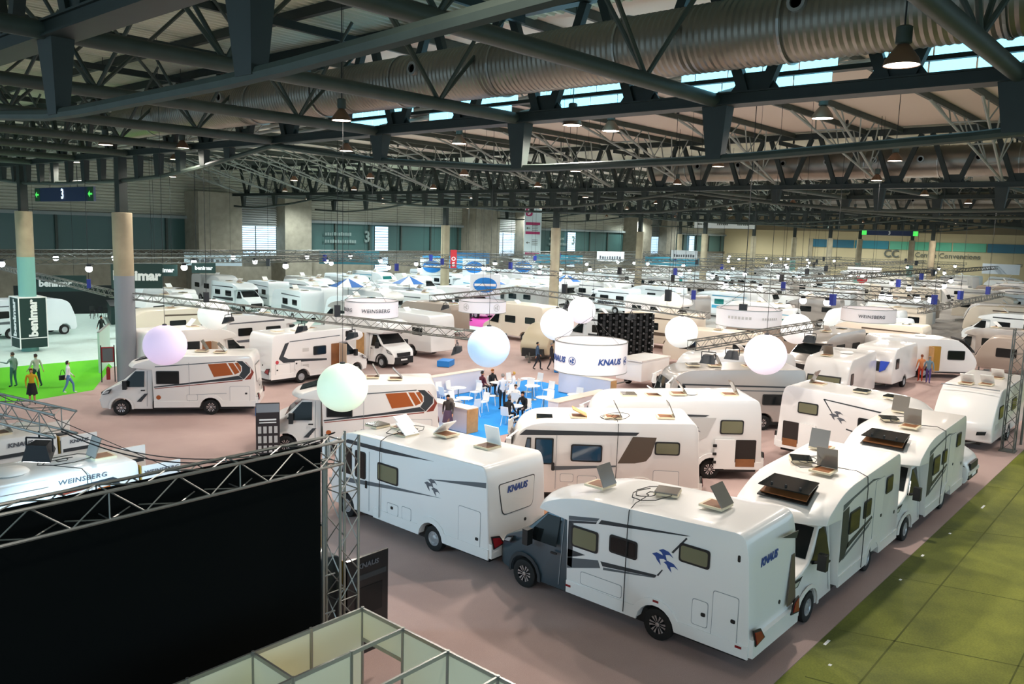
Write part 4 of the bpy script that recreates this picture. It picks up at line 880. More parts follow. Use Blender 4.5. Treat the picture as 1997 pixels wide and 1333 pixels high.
for xr, ys in ((44, (56, 65, 74)), (52, (55.5, 64.5, 74)), (59.5, (58, 67, 76)), (36, (73.5,)), (8.5, (71, 79)), (20, (74, 83)), (29, (83,)), (38, (84,)), (47, (84,)), (58, (84.5,)), (71, (86,)), (82, (86.5,)), (95, (87,)), (108, (87,)), (48.1, (58.5, 67.5, 76.5)), (55.8, (61, 69.5, 78)), (63.4, (61, 73.8, 82)), (71.5, (60, 69, 78)), (79.3, (62, 71, 79.5)), (87.1, (66, 75, 83)), (94.7, (70, 78.5)), (102.6, (73, 81.5)), (110.8, (69, 77.5)), (119.2, (66, 74.5, 83)), (127.8, (68, 77))):
    for y in ys:
        k = rg.choice([0, 1, 2, 3, 5, 9]); LEFT.append((atan2(y, xr), put(k, xr, y+rg.uniform(-.5, .5), R_(rg.choice((90, 270, 80))), 'cool white %s toward the left wall' % kname[k], 'cool white vehicles toward the left wall')))
def nth(i): return ORD[i] if i < 16 else ('%dth' % (i+1) if (i+1) % 10 not in (1, 2, 3) else '%d%s' % (i+1, {1: 'st', 2: 'nd', 3: 'rd'}[(i+1) % 10]))
for i, (a, o) in enumerate(sorted(LEFT, key=lambda q: -q[0])): o['label'] += ' under the stand lights, %s from the left' % nth(i)
for k, o in enumerate(protos):
    if k not in used: put(k, 186-4, 20+k*3, 0, 'distant %s' % kname[k], 'spare')
# ------------------------------------------------------------------ lamps of the hall
def ROOF(x): return 15.35 if x < 21 else 15.5 if any(a-.8 < x < b+1 for a, b in dbl[1:]) else 15.4
def lamp_proto():
    r = thing('high_bay_lamp', 'x', 'lamp', (0, 0, 0))
    M().tube((0, 0, 0), (0, 0, 1), .015, 5).build('stem', plast, r, None, (0, 0, .62))
    M().lathe([(.1, .34), (.13, .36), (.13, .62), (.1, .64)], 14).build('gear_box', steel, r, 40)
    M().lathe([(.09, .34), (.17, .24), (.27, .1), (.3, 0), (.285, 0), (.255, .1), (.16, .23), (.05, .3)], 22).build('reflector', mat('lamp_shade_bronze', '#7a5d49', .45, metal=.5), r, 40)
    M().lathe([(.28, .01), (.28, .03), (.02, .03)], 18).build('diffuser', lampw, r)
    return r
lp = lamp_proto(); ltree = TREE(); first = [True]
def lamp(x, y, z, watts, label, warm=True, col=None):
    o = lp if first[0] else copy_tree(lp, None, None, None, ltree); first[0] = False
    o.location = (x, y, z); o['label'] = label
    rz_ = 15.35 if x < 21 else 15.5 if any(a-.8 < x < b+1 for a, b in dbl[1:]) else 15.4
    for c in o.children:
        if c.name.startswith('stem'): c.scale = (1, 1, rz_-z-.62)
    o['group'] = 'high bay lamps under the roof'
    if watts:
        d = bpy.data.lights.new('lamp_light', 'SPOT'); d.energy = watts; d.spot_size = R_(165); d.spot_blend = .6; d.shadow_soft_size = .28
        d.color = col or ((1, .9, .8) if warm else (.88, 1.0, 1.0)); l = bpy.data.objects.new('lamp_light', d); link(l, o); l.location = (0, 0, -.02)
    return o
PW = 2400
for x, y, z, k, lb in [(15.0, 4.55, 11.55, .1, 'large glowing bell lamp at upper right nearest the camera'), (15.6, 20.6, 11.75, .1, 'glowing bell lamp in front of the big duct, upper left of centre'), (15.4, 36.6, 11.75, .5, 'bell lamp above the blue number sign'), (19.8, 15.1, 11.75, 1.5, 'brightest bell lamp hanging under the second girder'), (22.8, 15.8, 11.95, 1.2, 'bell lamp just right of the brightest one'), (23.2, 9.0, 11.95, 1.4, 'bell lamp below the clerestory at right'), (23.0, 23.0, 11.9, 1.4, 'bell lamp under the second girder left of centre'), (22.9, 29.9, 11.9, 1, 'bell lamp near the end of the pale joists on the left'), (18.6, 36.2, 11.9, .5, 'small bell lamp above the left girder posts'), (21.8, 43.2, 11.9, 1, 'bell lamp below the left girder posts'), (20.0, 51.8, 11.9, 1, 'bell lamp over the far left column')]:
    lamp(x, y, z, PW*k, lb)
for x, ys in ((36.5, (11, 19, 27.5, 36, 45, 54)), (47.6, (15.2, 27.6, 39.3, 50.5, 61, 72))):
    for y in ys: lamp(x, y, 11.95, PW*.85, 'bell lamp in the row hanging %s the white roof panels' % ('midway under' if x < 40 else 'at the far edge of'), x > 40 or y < 30)
for x in (60, 72, 88, 106, 124, 142, 160, 176):
    for j, y in enumerate((16, 30, 44, 58, 72, 86)):
        if y < x*.16+3: continue
        lamp(x, y + (3 if (x//2) % 2 else 0), 11.8, PW*2.4, 'small distant bell lamp in the rows over the far stands', j < 2)
# lamps of the same grid, plus an unseen one added above the gallery
for x, y, w in ((4.5, 5.2, .28), (36, 1, .5), (48, 3, 1), (60, 5, 1), (30, 60, 1), (33, 76, 1), (10, 50, .8), (8, 66, 1), (14, 80, 1)): lamp(x, y, 11.9, PW*w*(1 if y < 10 else 1.7), 'bell lamp of the set over the aisle and left stands, one added to light the booth', y < 10)  # first entry hangs out of view, added to brighten the booth panels
# ------------------------------------------------------------------ box trusses
def truss_mesh(L, w=.29, step=.5, r=.024, rb=.011, nb=4):
    s = M(); h = w/2
    C = [(-h, -h), (h, -h), (h, h), (-h, h)]
    for y, z in C: s.tube((0, y, z), (L, y, z), r, 6)
    n = max(1, round(L/step)); st = L/n
    for k in range(n):
        for i in range(4):
            a, b = C[i], C[(i+1) % 4]
            if k % 2: a, b = b, a
            s.tube((k*st, a[0], a[1]), ((k+1)*st, b[0], b[1]), rb, nb, cap=False)
    for k in range(0, n+1, 4):
        for i in range(4): s.tube((k*st, *C[i]), (k*st, *C[(i+1) % 4]), rb, nb, cap=False)
    return s
TM = {}
def truss(a, b, label, m=None, w=.29, group='hanging box trusses', step=.5, fine=True):
    a = Vector(a); b = Vector(b); L = (b-a).length; key = (round(L, 1), w, step, fine)
    if key not in TM: TM[key] = truss_mesh(L, w, step, .026 if fine else .035, .012 if fine else .022, 4 if fine else 3).mesh('lattice')
    o = obj('box_truss', TM[key], m or alu_d); d = (b-a).normalized()
    o.location = a; o.rotation_euler = d.to_track_quat('X', 'Z').to_euler(); tag(o, label, 'truss', group); return o
def hoist(x, y, z, label, m, ztop=None, big=1.0):
    ztop = ROOF(x)
    r = thing('chain_hoist', label, 'hoist', (x, y, z), rg.uniform(0, 3), 'chain hoists on the trusses')
    M().box(-.12*big, .12*big, -.1*big, .1*big, 0, .5*big).build('motor_body', m, r); M().tube((0, 0, .5*big), (0, 0, ztop-z), .014 if big < 1.5 else .02, 5).build('chain', plast, r); M().tube((.05, 0, 0), (.05, 0, -.25), .012, 4).build('hook', alu_d, r)
    M().box(-.06, .06, -.06, .06, ztop-z-.25, ztop-z-.05).build('beam_clamp', plast, r)
    return r
hblk = mat('hoist_black', '#22252a', .5); hblu = mat('hoist_blue', '#27348f', .45)
def flood(x, y, z, rz, label, glow=False, tilt=35):
    r = thing('floodlight', label, 'floodlight', (x, y, z), rz, 'floodlights clamped to the trusses')
    b = M().add([(-.18, -.22, -.05), (.2, -.3, -.12), (.2, .3, -.12), (-.18, .22, -.05), (-.2, -.16, .14), (.06, -.2, .18), (.06, .2, .18), (-.2, .16, .14)], [(3,2,1,0),(4,5,6,7),(0,1,5,4),(1,2,6,5),(2,3,7,6),(3,0,4,7)]).build('lamp_body', hblk, r, rot=(0, R_(tilt-25), 0))
    M().plate([(-.15, -.2, -.062), (.19, -.27, -.125), (.19, .27, -.125), (-.15, .2, -.062)], (0, 0, -.01)).build('lens', lampc if glow else mat('lens_grey', '#9a9c96', .3), b)
    y_ = M(); y_.path([(0, -.27, 0), (0, -.27, .28), (0, .27, .28), (0, .27, 0)], .018, 5); y_.tube((0, 0, .28), (0, 0, .42), .02, 5); y_.build('yoke', hblk, r); return r
Z = 4.6
truss((19.4, 46, Z), (22.9, 20.3, Z), 'long box truss running over the globes from the grey column to the blue globe', w=.34)
truss((22.9, 76, Z), (19.5, 46.6, Z), 'box truss continuing left past the dark column banner', w=.34)
truss((27.2, 14.8, Z), (39.3, 14.6, Z), 'short box truss in front of the pale lilac-lit globe', w=.34); truss((53.2, 13.8, Z), (78, 14.1, Z), 'box truss toward the right edge beyond the grey-lettered ring', w=.34)
truss((43, 37.3, Z+.05), (37.8, 19.8, Z+.05), 'box truss carrying the studded black curtain', w=.34); truss((33.0, 35.0, Z), (42.6, 37.2, Z), 'box truss behind the small ring banner', w=.34)
truss((5.3, 21.4, Z), (6.15, 16.9, Z), 'box truss end with a floodlight over the camper vans at lower left', alu, .45)
k = 0
for x in (57, 66.5, 79, 92, 104, 118, 134, 152, 170):
    y0 = x*.2+3
    truss((x, y0, Z+.3+.1*(k % 3)), (x, y0+30, Z+.3+.1*(k % 3)), 'hanging box truss crossing the far hall, right half, %s from the camera' % ORD[k], alu_d, .4, step=.8, fine=False); truss((x+1, y0+31, Z+.4), (x-2, min(84, y0+66), Z+.5), 'hanging box truss crossing the far hall, left half, %s from the camera' % ORD[k], alu_d, .4, step=.8, fine=False); k += 1
for y in (24, 38, 52, 66, 78):
    x0 = 58 if y < 60 else 40
    truss((x0, y, Z+1.0), (x0+45, y+1.5, Z+1.0), 'hanging box truss running toward the end wall, nearer stretch, %s from the right' % ORD[(24, 38, 52, 66, 78).index(y)], alu_d, .4, step=.8, fine=False); truss((x0+47, y, Z+1.0), (x0+92, y+1, Z+1.0), 'hanging box truss running toward the end wall, farther stretch, %s from the right' % ORD[(24, 38, 52, 66, 78).index(y)], alu_d, .4, step=.8, fine=False)
HO = []
for i, (x, y, z, m, bg) in enumerate([(21.6, 28.8, 4.75, hblk, 1.0), (20.3, 37.5, 4.75, hblk, 1.0), (19.2, 48.5, 4.75, hblu, 1), (40.2, 23.5, 5.0, hblk, 1.3), (41.4, 31.7, 4.8, hblk, 1.2), (36.6, 17.3, 4.75, hblk, 1.5), (48, 17.2, 4.9, hblu, 1.3), (44, 24, 4.9, hblu, 1.1), (56, 13.8, 4.85, hblu, 1.2), (63, 13.9, 4.85, hblu, 1.2), (72, 14, 4.85, hblu, 1.2), (57, 24, 5.0, hblu, 1.2), (57, 33, 5.0, hblk, 1.2), (66, 28, 5.1, hblk, 1.3), (66, 38, 5.1, hblu, 1.3), (79, 40, 5.2, hblu, 1.3), (79, 31, 5.2, hblk, 1.3), (92, 50, 5.2, hblk, 1.3), (92, 34, 5.2, hblk, 1.3), (104, 40, 5.2, hblk, 1.4), (104, 60, 5.2, hblu, 1.4), (118, 45, 5.2, hblk, 1.4), (57, 50, 5.2, hblu, 1.2), (56, 58, 5.2, hblu, 1.2), (45, 52, 5.1, hblu, 1.2), (48, 66, 5.2, hblu, 1.3), (62, 66, 5.2, hblu, 1.3), (75, 62, 5.2, hblu, 1.3), (90, 70, 5.2, hblu, 1.3), (38, 60, 5.2, hblk, 1.2), (30, 70, 5.2, hblu, 1.2), (134, 50, 5.3, hblk, 1.4), (134, 36, 5.3, hblk, 1.4), (150, 42, 5.3, hblk, 1.4), (26, 60, 5.2, hblu, 1.2), (60, 40, 5.2, hblk, 1.2), (70, 20, 5.1, hblu, 1.2), (84, 22, 5.2, hblu, 1.2), (96, 24, 5.2, hblk, 1.3)]):
    nm = 'blue' if m is hblu else 'black'; HO.append((atan2(y, x), nm, hoist(x, y, z, 'x', m, 11.9, bg)))
for nm in ('blue', 'black'):
    for i, (a, q, o) in enumerate(sorted([h for h in HO if h[1] == nm], key=lambda h: -h[0])): o['label'] = '%s chain hoist on a long chain above the stands, %s %s one from the left' % (nm, nth(i), nm)
for x, y, rz, lb in [(21.7, 27.9, 2, 'black floodlight under the long truss above the open-door motorhome'), (21.3, 31.0, 2, 'black floodlight under the long truss left of the ring banner'), (22.3, 22.2, 2.2, 'black floodlight against the pale blue globe'), (20.6, 36.0, 2, 'black floodlight on the long truss near the white globe'), (30.2, 14.6, 3.4, 'black floodlight in front of the pale lilac-lit globe'), (28.4, 14.7, 3.4, 'black floodlight at the left end of the short right truss'), (38.2, 14.6, 3.2, 'black floodlight at the right end of the short right truss'), (34.2, 35.1, 2, 'black floodlight left of the small ring banner'), (39.5, 25.4, 2.4, 'black floodlight behind the blue-lettered ring'), (41.4, 31.5, 2.4, 'black floodlight over the putty teardrop caravan')]:
    flood(x, y, Z-.62, rz, lb)
fl_ = flood(5.95, 17.75, Z-.68, R_(220), 'lit floodlight under the truss end at lower left', True, 45)
d_ = bpy.data.lights.new('flood_light', 'SPOT'); d_.energy = 900; d_.spot_size = R_(150); d_.spot_blend = .5; d_.shadow_soft_size = .15; d_.color = (.45, .78, 1.0); l_ = bpy.data.objects.new('flood_light', d_); link(l_, fl_); l_.location = (0, 0, -.2); l_.rotation_euler = (R_(-35), 0, R_(-130))
# bright stand spotlights of the far rows
rg2 = random.Random(11); SPM = M().lathe([(.05, .3), (.14, .25), (.2, 0)], 10).mesh('spot_can', 40); CLB = M().box(-.24, .24, -.24, .24, .24, .3).mesh('clamp_bar'); LEN = M().ball((0, 0, 0), .24, 10, 6).mesh('spot_lens', 40)
def stand_spot(x, y, z, label, group):
    r = thing('stand_spotlight', label, 'spotlight', (x, y, z), 0, group); obj('lamp_can', SPM, hblk, r); obj('clamp_bar', CLB, hblk, r); obj('lens', LEN, lampc, r, (0, 0, -.05))
TX = (57, 66.5, 79, 92, 104, 118, 134, 152, 170)
for i in range(72):
    k = rg2.randrange(9); x = TX[k]; f = rg2.random(); y = x*.2+3+30*f; z = Z+.3+.1*(k % 3)
    if i % 2:
        y1 = min(84, x*.2+69); x, y, z = x+1-3*f, x*.2+34+(y1-x*.2-34)*f, Z+.4+.1*f
    stand_spot(x, y, z-.48, 'small dazzling white stand spotlight above the far rows', 'dazzling stand spotlights above the far rows')
truss((12, 68.5, 5.7), (62, 68.5, 5.7), 'box truss over the dark green stand on the left', alu_d, .4, step=.8, fine=False); truss((14, 77.5, 5.7), (62, 77.5, 5.7), 'box truss nearer the left wall with stand spotlights', alu_d, .4, step=.8, fine=False); truss((20, 60.5, 5.7), (50, 60.5, 5.7), 'box truss just behind the large dark green hanging sign', alu_d, .4, step=.8, fine=False)
for x, y in ((24, 60.5), (27.5, 60.5), (31, 60.5), (21, 68.5), (17, 68.5), (36, 68.5), (40, 60.5), (45, 77.5), (50, 68.5), (54, 77.5), (33, 77.5), (28, 77.5), (14, 68.5), (60, 77.5), (42, 68.5), (57, 68.5)):
    stand_spot(x, y, 5.2, 'dazzling white stand spotlight over the dark green stand on the left', 'dazzling stand spotlights on the left')
# ------------------------------------------------------------------ glowing globes and ring banners
def globe(x, y, z, d, c, e, label, ztop=4.45, es=.36):
    if ztop > 11: ztop = ROOF(x)
    r = thing('glowing_globe', label, 'globe lamp', (x, y, z), 0, 'glowing globes hung over the stands'); m = mat('globe_'+c[1:], c, .6, emit=e, es=es)
    M().ball((0, 0, 0), d/2, 36, 24, .97).build('globe', m, r, 60); M().lathe([(.1, d/2*.97-.03), (.08, d/2*.97+.04), (.02, d/2*.97+.06)], 12).build('cap', hblk, r); M().tube((0, 0, d/2), (0, 0, max(ztop-z, d/2+.15)), .01, 4).build('cable', plast, r); return r
globe(14.81, 30.55, 3.89, 1.6, '#f5e8ff', '#ecd2ff', 'lilac glowing globe above the orange-flash motorhome by the grey column', 11.9)
globe(15.82, 20.82, 3.55, 1.6, '#eefeec', '#dcfad6', 'pale green glowing globe, largest, above the nearer orange-flash motorhome', 11.9)
globe(22.43, 20.65, 4.30, 1.6, '#cbe6ff', '#9ed0fb', 'pale blue glowing globe at the right end of the long truss', 11.9)
globe(21.25, 38.49, 4.01, 1.6, '#ffffff', '#f4fff0', 'white glowing globe under the long truss at left'); globe(30.66, 23.85, 4.3, 1.6, '#fdfdff', '#eef4ff', 'white glowing globe left of the studded black wall', 11.9); globe(38.4, 28.09, 4.2, 1.6, '#fffdff', '#fbf4ff', 'white glowing globe half hidden behind the truss of the black wall', 11.9)
globe(51.25, 29.73, 3.92, 1.6, '#fffff4', '#fffbe6', 'ivory glowing globe, smallest, right of the black wall', 11.9); globe(35.63, 19.98, 3.96, 1.6, '#ffffff', '#fff6fa', 'white glowing globe right of the blue-lettered ring banner', 11.9); globe(29.96, 13.13, 4.2, 1.6, '#fdf6ff', '#f8e8ff', 'white lilac-tinged glowing globe under the short right truss', 11.9)
globe(41.0, 16.4, 4.1, 1.6, '#fffdfb', '#fff7f2', 'white glowing globe behind the lilac-tinged one', 11.9)
clothw = mat('banner_cloth', '#f6f2f5', .8)
def ring(x, y, z0, h, R, label, texts, ztop=11.9):
    ztop = ROOF(x)
    r = thing('ring_banner', label, 'banner', (x, y, z0), 0, 'round hanging banners'); n = 48
    M().lathe([(R, 0), (R, h), (R-.02, h), (R-.02, 0), (R, 0)], n).build('cloth', clothw, r, 60)
    hm = M()
    for zz in (0, h): hm.lathe([(R+.012, zz-.015), (R+.012, zz+.015), (R-.03, zz+.015), (R-.03, zz-.015)], n, cap=False)
    hm.build('hoop', alu, r)
    c = M()
    for k in range(3): a = 2*pi*k/3+.4; c.tube((R*cos(a), R*sin(a), h), (0, 0, h+1.0), .008, 4)
    c.tube((0, 0, h+1.0), (0, 0, ztop-z0), .008, 4); c.build('suspension_wire', plast, r)
    base = atan2(-y, -x)
    for s, da, z, size, m, sh, sx in texts:
        if s == 'o':
            g = M(); a0 = base+radians(da)
            for rr0, rr1, t0, t1 in ((size*.85, size, 0, 2*pi), (0, size*.62, .3, 1.6), (0, size*.62, 2.6, 4.0), (0, size*.62, 4.6, 5.9)):
                N = 20
                for q in range(N):
                    P = []
                    for t, rr in ((t0+(t1-t0)*q/N, rr0), (t0+(t1-t0)*q/N, rr1), (t0+(t1-t0)*(q+1)/N, rr1), (t0+(t1-t0)*(q+1)/N, rr0)):
                        a = a0 + rr*cos(t)/R; P.append(((R+.02)*cos(a), (R+.02)*sin(a), z+rr*sin(t)))
                    g.add(P, [(0, 1, 2, 3)])
            g.build('round_emblem', m, r); continue
        if s == '~':
            g = M()
            for q in range(7):
                P = [((R+.02)*cos(base+radians(da)+a/R), (R+.02)*sin(base+radians(da)+a/R), zz) for a, zz in ((q*size*1.3-.5, z), (q*size*1.3-.5+size*.8, z), (q*size*1.3-.5+size*.8, z+size), (q*size*1.3-.5, z+size))]; g.add(P, [(0, 1, 2, 3)])
            g.build('faded_lettering', m, r); continue
        me = TXT[s].copy()
        for v in me.vertices:
            p = v.co.copy(); a = base + radians(da) + (p.x + sh*p.y)*size*sx/R; v.co = ((R+.02+p.z)*cos(a), (R+.02+p.z)*sin(a), z + p.y*size)
        me.materials.clear(); obj('lettering', me, m, r)
    return r
ring(27.83, 19.8, 2.95, 1.25, 1.52, 'large white ring banner with bold blue brand lettering', [('KNAUS', 32, .55, .33, knblue, .2, 1.0), ('KNAUS', -62, .55, .33, knblue, .2, 1.0), ('o', -29, .55, .17, knblue, 0, 1), ('o', 66, .55, .17, knblue, 0, 1), ('KNAUS', 130, .55, .33, knblue, .2, 1.0)])
ring(25.65, 31.46, 4.3, .78, 1.3, 'white ring banner with grey lettering above the black-bumper motorhome', [('WEINSBERG', 10, .36, .24, wgrey, .1, 1.0), ('WEINSBERG', -75, .36, .24, wgrey, .1, 1.0)])
ring(33.59, 31.48, 4.1, .62, 1.33, 'small white ring banner with faint round emblems in front of the magenta carpet', [('o', -42, .32, .2, dlight, 0, 1), ('o', 36, .32, .2, dlight, 0, 1)])
ring(37.75, 17.53, 4.4, .82, 1.55, 'white ring banner with pale faded lettering left of the short right truss', [('~', -18, .4, .13, dlight, 0, 1), ('~', 42, .4, .1, dlight, 0, 1)])
ring(47.83, 15.1, 4.2, .72, 1.44, 'white ring banner with grey lettering on the right', [('WEINSBERG', 8, .34, .24, wgrey, .1, 1.0)])
# studded black wall
bw = thing('studded_wall', 'tall black wall covered in round studs behind the blue-lettered ring', 'display wall', (45.4, 29.6, 0), atan2(-1.9, 3.4))
M().box(-2.0, 2.0, 0, .12, 0, 3.5).build('wall_panel', black, bw)
studm = mat('stud_grey', '#555759', .35, metal=.4); SD = M().lathe([(.08, 0), (.075, .04), (.03, .07), (.01, .07)], 8, axis='y').mesh('stud', 40); SD2 = M().box(-.1, .1, -.04, 0, -.19, .19).mesh('stud_pad')
for i in range(9):
    for j in range(8): obj('stud', SD, studm, bw, (-1.8+i*.45, -.0, .25+j*.42 + (.21 if i % 2 else 0)), (0, 0, pi)); obj('stud_pad', SD2, plast, bw, (-1.8+i*.45+.2, 0, .3+j*.42))
# ------------------------------------------------------------------ lounge
def counter(label, x0, x1, y0, y1, h, endm=None):
    c = thing('counter', label, 'counter', ((x0+x1)/2, (y0+y1)/2, 0)); a, b = (x1-x0)/2, (y1-y0)/2
    M().box(-a, a, -b, b, .05, h-.04).build('front_panel', pinkw, c); M().box(-a-.02, a+.02, -b-.02, b+.02, h-.04, h).build('worktop', mat('worktop_beige', '#e6d9cc', .5), c)
    M().box(-a+.04, a-.04, -b+.04, b-.04, 0, .05).build('plinth', alu, c)
    if endm: M().box(-a-.01, a+.01, -b-.03, -b, .03, h-.04).build('end_panel', wood, c)
    return c
counter('white lounge counter with a wooden end panel beside the woman with the backpack', 24.5, 25.15, 23.7, 26.7, 1.1, True)
counter('long white counter along the back of the blue lounge', 26.3, 32.2, 29.95, 30.4, 1.15); counter('white counter at the right end of the blue lounge', 34.9, 35.4, 23.5, 26.9, 1.12, True)
counter('low white counter by the nose of the open-garage motorhome', 28.6, 32.6, 22.0, 22.6, 1.1)
def table_proto():
    t = thing('bistro_table', 'x', 'table'); M().lathe([(.38, .72), (.4, .73), (.4, .745), (.38, .75)], 24).build('table_top', wpl, t); M().lathe([(.03, .03), (.03, .72)], 8).build('pedestal', alu, t); M().lathe([(.24, 0), (.24, .015), (.04, .04)], 18).build('foot', alu, t); return t
def chair_proto():
    c = thing('lounge_chair', 'x', 'chair')
    M().plate(rr3(-.22, .22, -.21, .21, .46), (0, 0, .03)).build('seat', wpl, c); M().plate([(-.24, -.2, .5), (-.24, .2, .5), (-.31, .19, .9), (-.31, -.19, .9)], (-.03, 0, 0)).build('backrest', wpl, c)
    for sx, sy in ((1, 1), (1, -1), (-1, 1), (-1, -1)): M().tube((sx*.17, sy*.17, .46), (sx*.23, sy*.22, 0), .017, 6).build('leg', wpl, c)
    for s in (-1, 1): M().tube((-.22, s*.18, .48), (-.25, s*.18, .56), .016, 6).build('back_support', wpl, c)
    return c
def rr3(x0, x1, y0, y1, z): return [(a, b, z) for a, b in rrect(x0, x1, y0, y1, .08)]
tp_, cp_ = table_proto(), chair_proto(); T_ = TREE()
tabs = [(33.6, 28.0, 'nearest the walking men'), (32.2, 26.5, 'beside the right counter'), (28.9, 28.6, 'by the long back counter'), (27.3, 26.6, 'next to the wooden-ended counter'), (30.3, 24.2, 'beside the woman bending over papers'), (31.5, 28.3, 'with the group of seated visitors'), (30.1, 26.2, 'behind the standing man in white'), (27.8, 23.9, 'between the two visitors in black'), (32.0, 23.6, 'near the right-hand counter end')]
first_t = True; first_c = True
for i, (x, y, w) in enumerate(tabs):
    o = tp_ if i == 0 else copy_tree(tp_, None, None, None, T_); o.location = (x, y, .018); o['label'] = 'round white bistro table ' + w; o['group'] = 'lounge tables'
CH = [(33.5, 29.0, -90, 'left of the table nearest the walking men'), (34.5, 28.1, 180, 'behind the table nearest the walking men'), (33.0, 26.1, 180, 'facing the table beside the right counter'), (32.9, 27.2, 220, 'between the two right-hand tables'), (29.3, 29.4, -80, 'against the long back counter'), (29.7, 28.2, 180, 'right of the table by the back counter'), (28.1, 28.7, 0, 'left of the table by the back counter'), (27.5, 27.4, -90, 'behind the table next to the wooden-ended counter'), (27.1, 25.8, 80, 'alone in the foreground before the counter table'), (28.2, 26.3, 180, 'right of the counter table'), (30.9, 28.8, 0, 'holding the man in maroon'), (31.9, 29.0, -110, 'holding the dark-jacketed visitor at the back'), (32.2, 27.8, 150, 'holding the blond visitor in white'), (29.6, 27.0, -50, 'pulled out behind the standing man'), (30.7, 26.7, 200, 'beside the standing man in white'), (27.0, 23.6, 10, 'holding the visitor in black with back to the camera'), (28.6, 24.0, 190, 'holding the visitor leaning on the table'), (31.1, 24.6, 190, 'right of the table with papers'), (30.4, 23.4, 90, 'below the table with papers'), (29.6, 24.7, -30, 'left of the table with papers'), (32.7, 24.0, 190, 'near the right counter end'), (31.4, 23.0, 60, 'closest to the low front counter'), (29.7, 25.5, 40, 'behind the seated visitor in white'), (28.6, 29.5, -100, 'at the left end of the back counter')]
for i, (x, y, a, w) in enumerate(CH):
    o = cp_ if i == 0 else copy_tree(cp_, None, None, None, T_); o.location = (x, y, .018); o.rotation_euler = (0, 0, R_(a)); o['label'] = 'white lounge chair ' + w; o['group'] = 'lounge chairs'
pf = M(); 
def pouf(x, y, label, sx=.6, sy=.4):
    o = thing('pouf', label, 'pouf', (x, y, 0), .5); M().box(-sx, sx, -sy, sy, .04, .4).build('cushion', bluep, o); M().box(-sx+.04, sx-.04, -sy+.04, sy-.04, 0, .04).build('base', plast, o)
pouf(36.2, 37.0, 'blue box pouf right of the black-bumper motorhome'); pouf(40.6, 31.0, 'blue box pouf behind the two walking men', .9, .4); pouf(20.2, 32.3, 'blue box pouf behind the orange-flash motorhome under the lilac globe', .3, .3)
# poster board
pb = thing('poster_board', 'tall dark product poster standing before the orange-flash motorhome', 'poster', (16.35, 25.95, 0), atan2(-26, -16.4)-pi/2)
M().box(-.42, .42, -.02, .02, .08, 2.15).build('board', mat('poster_dark', '#2a2224', .5), pb); M().box(-.4, .4, .02, .024, 1.8, 2.12).build('poster_photo', mat('poster_grey', '#8d9299', .5), pb); M().box(-.4, .4, .02, .024, .12, .2).build('poster_red_bar', mat('poster_red', '#b5262c', .5), pb)
for i in range(4):
    for j in range(3): M().box(-.34+i*.19, -.22+i*.19, .02, .026, .3+j*.36, .56+j*.36).build('poster_picture', dlight, pb)
M().box(-.3, .3, .02, .026, 1.5, 1.56).build('poster_headline', printw, pb); M().box(-.3, .3, .02, .026, 1.4, 1.44).build('poster_headline', printw, pb)
M().box(-.3, .3, -.25, .25, 0, .06).build('foot', plast, pb)
# ------------------------------------------------------------------ projection wall, tower, booth
sc = thing('black_screen', 'huge black screen stretched under the box truss at lower left', 'screen', (5.0, 11.15, 0)); M().box(-4.2, 3.2, .25, .29, .4, 4.92).build('cloth', black, sc); M().tube((3.27, .27, .0), (3.27, .27, 4.6), .03, 8).build('edge_pole', alu, sc)
for z in (1.1, 1.8, 2.5): M().tube((3.27, .27, z), (3.5, .25, z), .015, 6).build('edge_tie', alu, sc)
truss((.6, 11.2, 4.78), (8.45, 11.3, 4.78), 'silver box truss along the top of the black screen', alu, .4)
tw = truss((8.7, 11.45, .05), (8.7, 11.45, 4.98), 'vertical silver lattice tower at the right edge of the black screen', alu, .4); M().box(8.45, 8.95, 11.2, 11.7, 0, .05).build('tower_base', alu, None).name = 'tower_base_plate'
tag(bpy.data.objects['tower_base_plate'], 'steel base plate under the left lattice tower', 'base plate')
tr_ = truss((39.4, 6.3, .06), (39.4, 6.3, 5.2), 'vertical lattice tower beside the white caravan at right', alu_d, .45)
rs = thing('black_screen', 'black screen edge beside the right-hand lattice tower', 'screen', (41.4, 5.5, 0), R_(-70)); M().box(-.6, 2.6, -.03, .03, 1.6, 4.95).build('cloth', black, rs); M().tube((-.66, 0, 0), (-.66, 0, 5.2), .05, 8).build('edge_pole', alu_d, rs)
M().box(39.1, 39.7, 6.0, 6.6, 0, .06).build('tower_foot', alu_d, None).name = 'steel_plate'; tag(bpy.data.objects['steel_plate'], 'base plate of the right-hand lattice tower', 'base plate')
dv = van('dark grey camper van with open rear doors half hidden by the black screen', (6.0, 12.75, 0), 180, mat('paint_black_grey', '#1b1e22', .3, metal=.3, coat=.5), 'KNAUS', False)
M().box(-3.98, -3.04, -.965, -.955, .55, 2.4).build('door_lining', mat('lining_beige', '#c0a985', .7), dv); M().box(-3.8, -3.2, -.95, -.94, 1.3, 1.9).build('lining_frame', cream, dv)
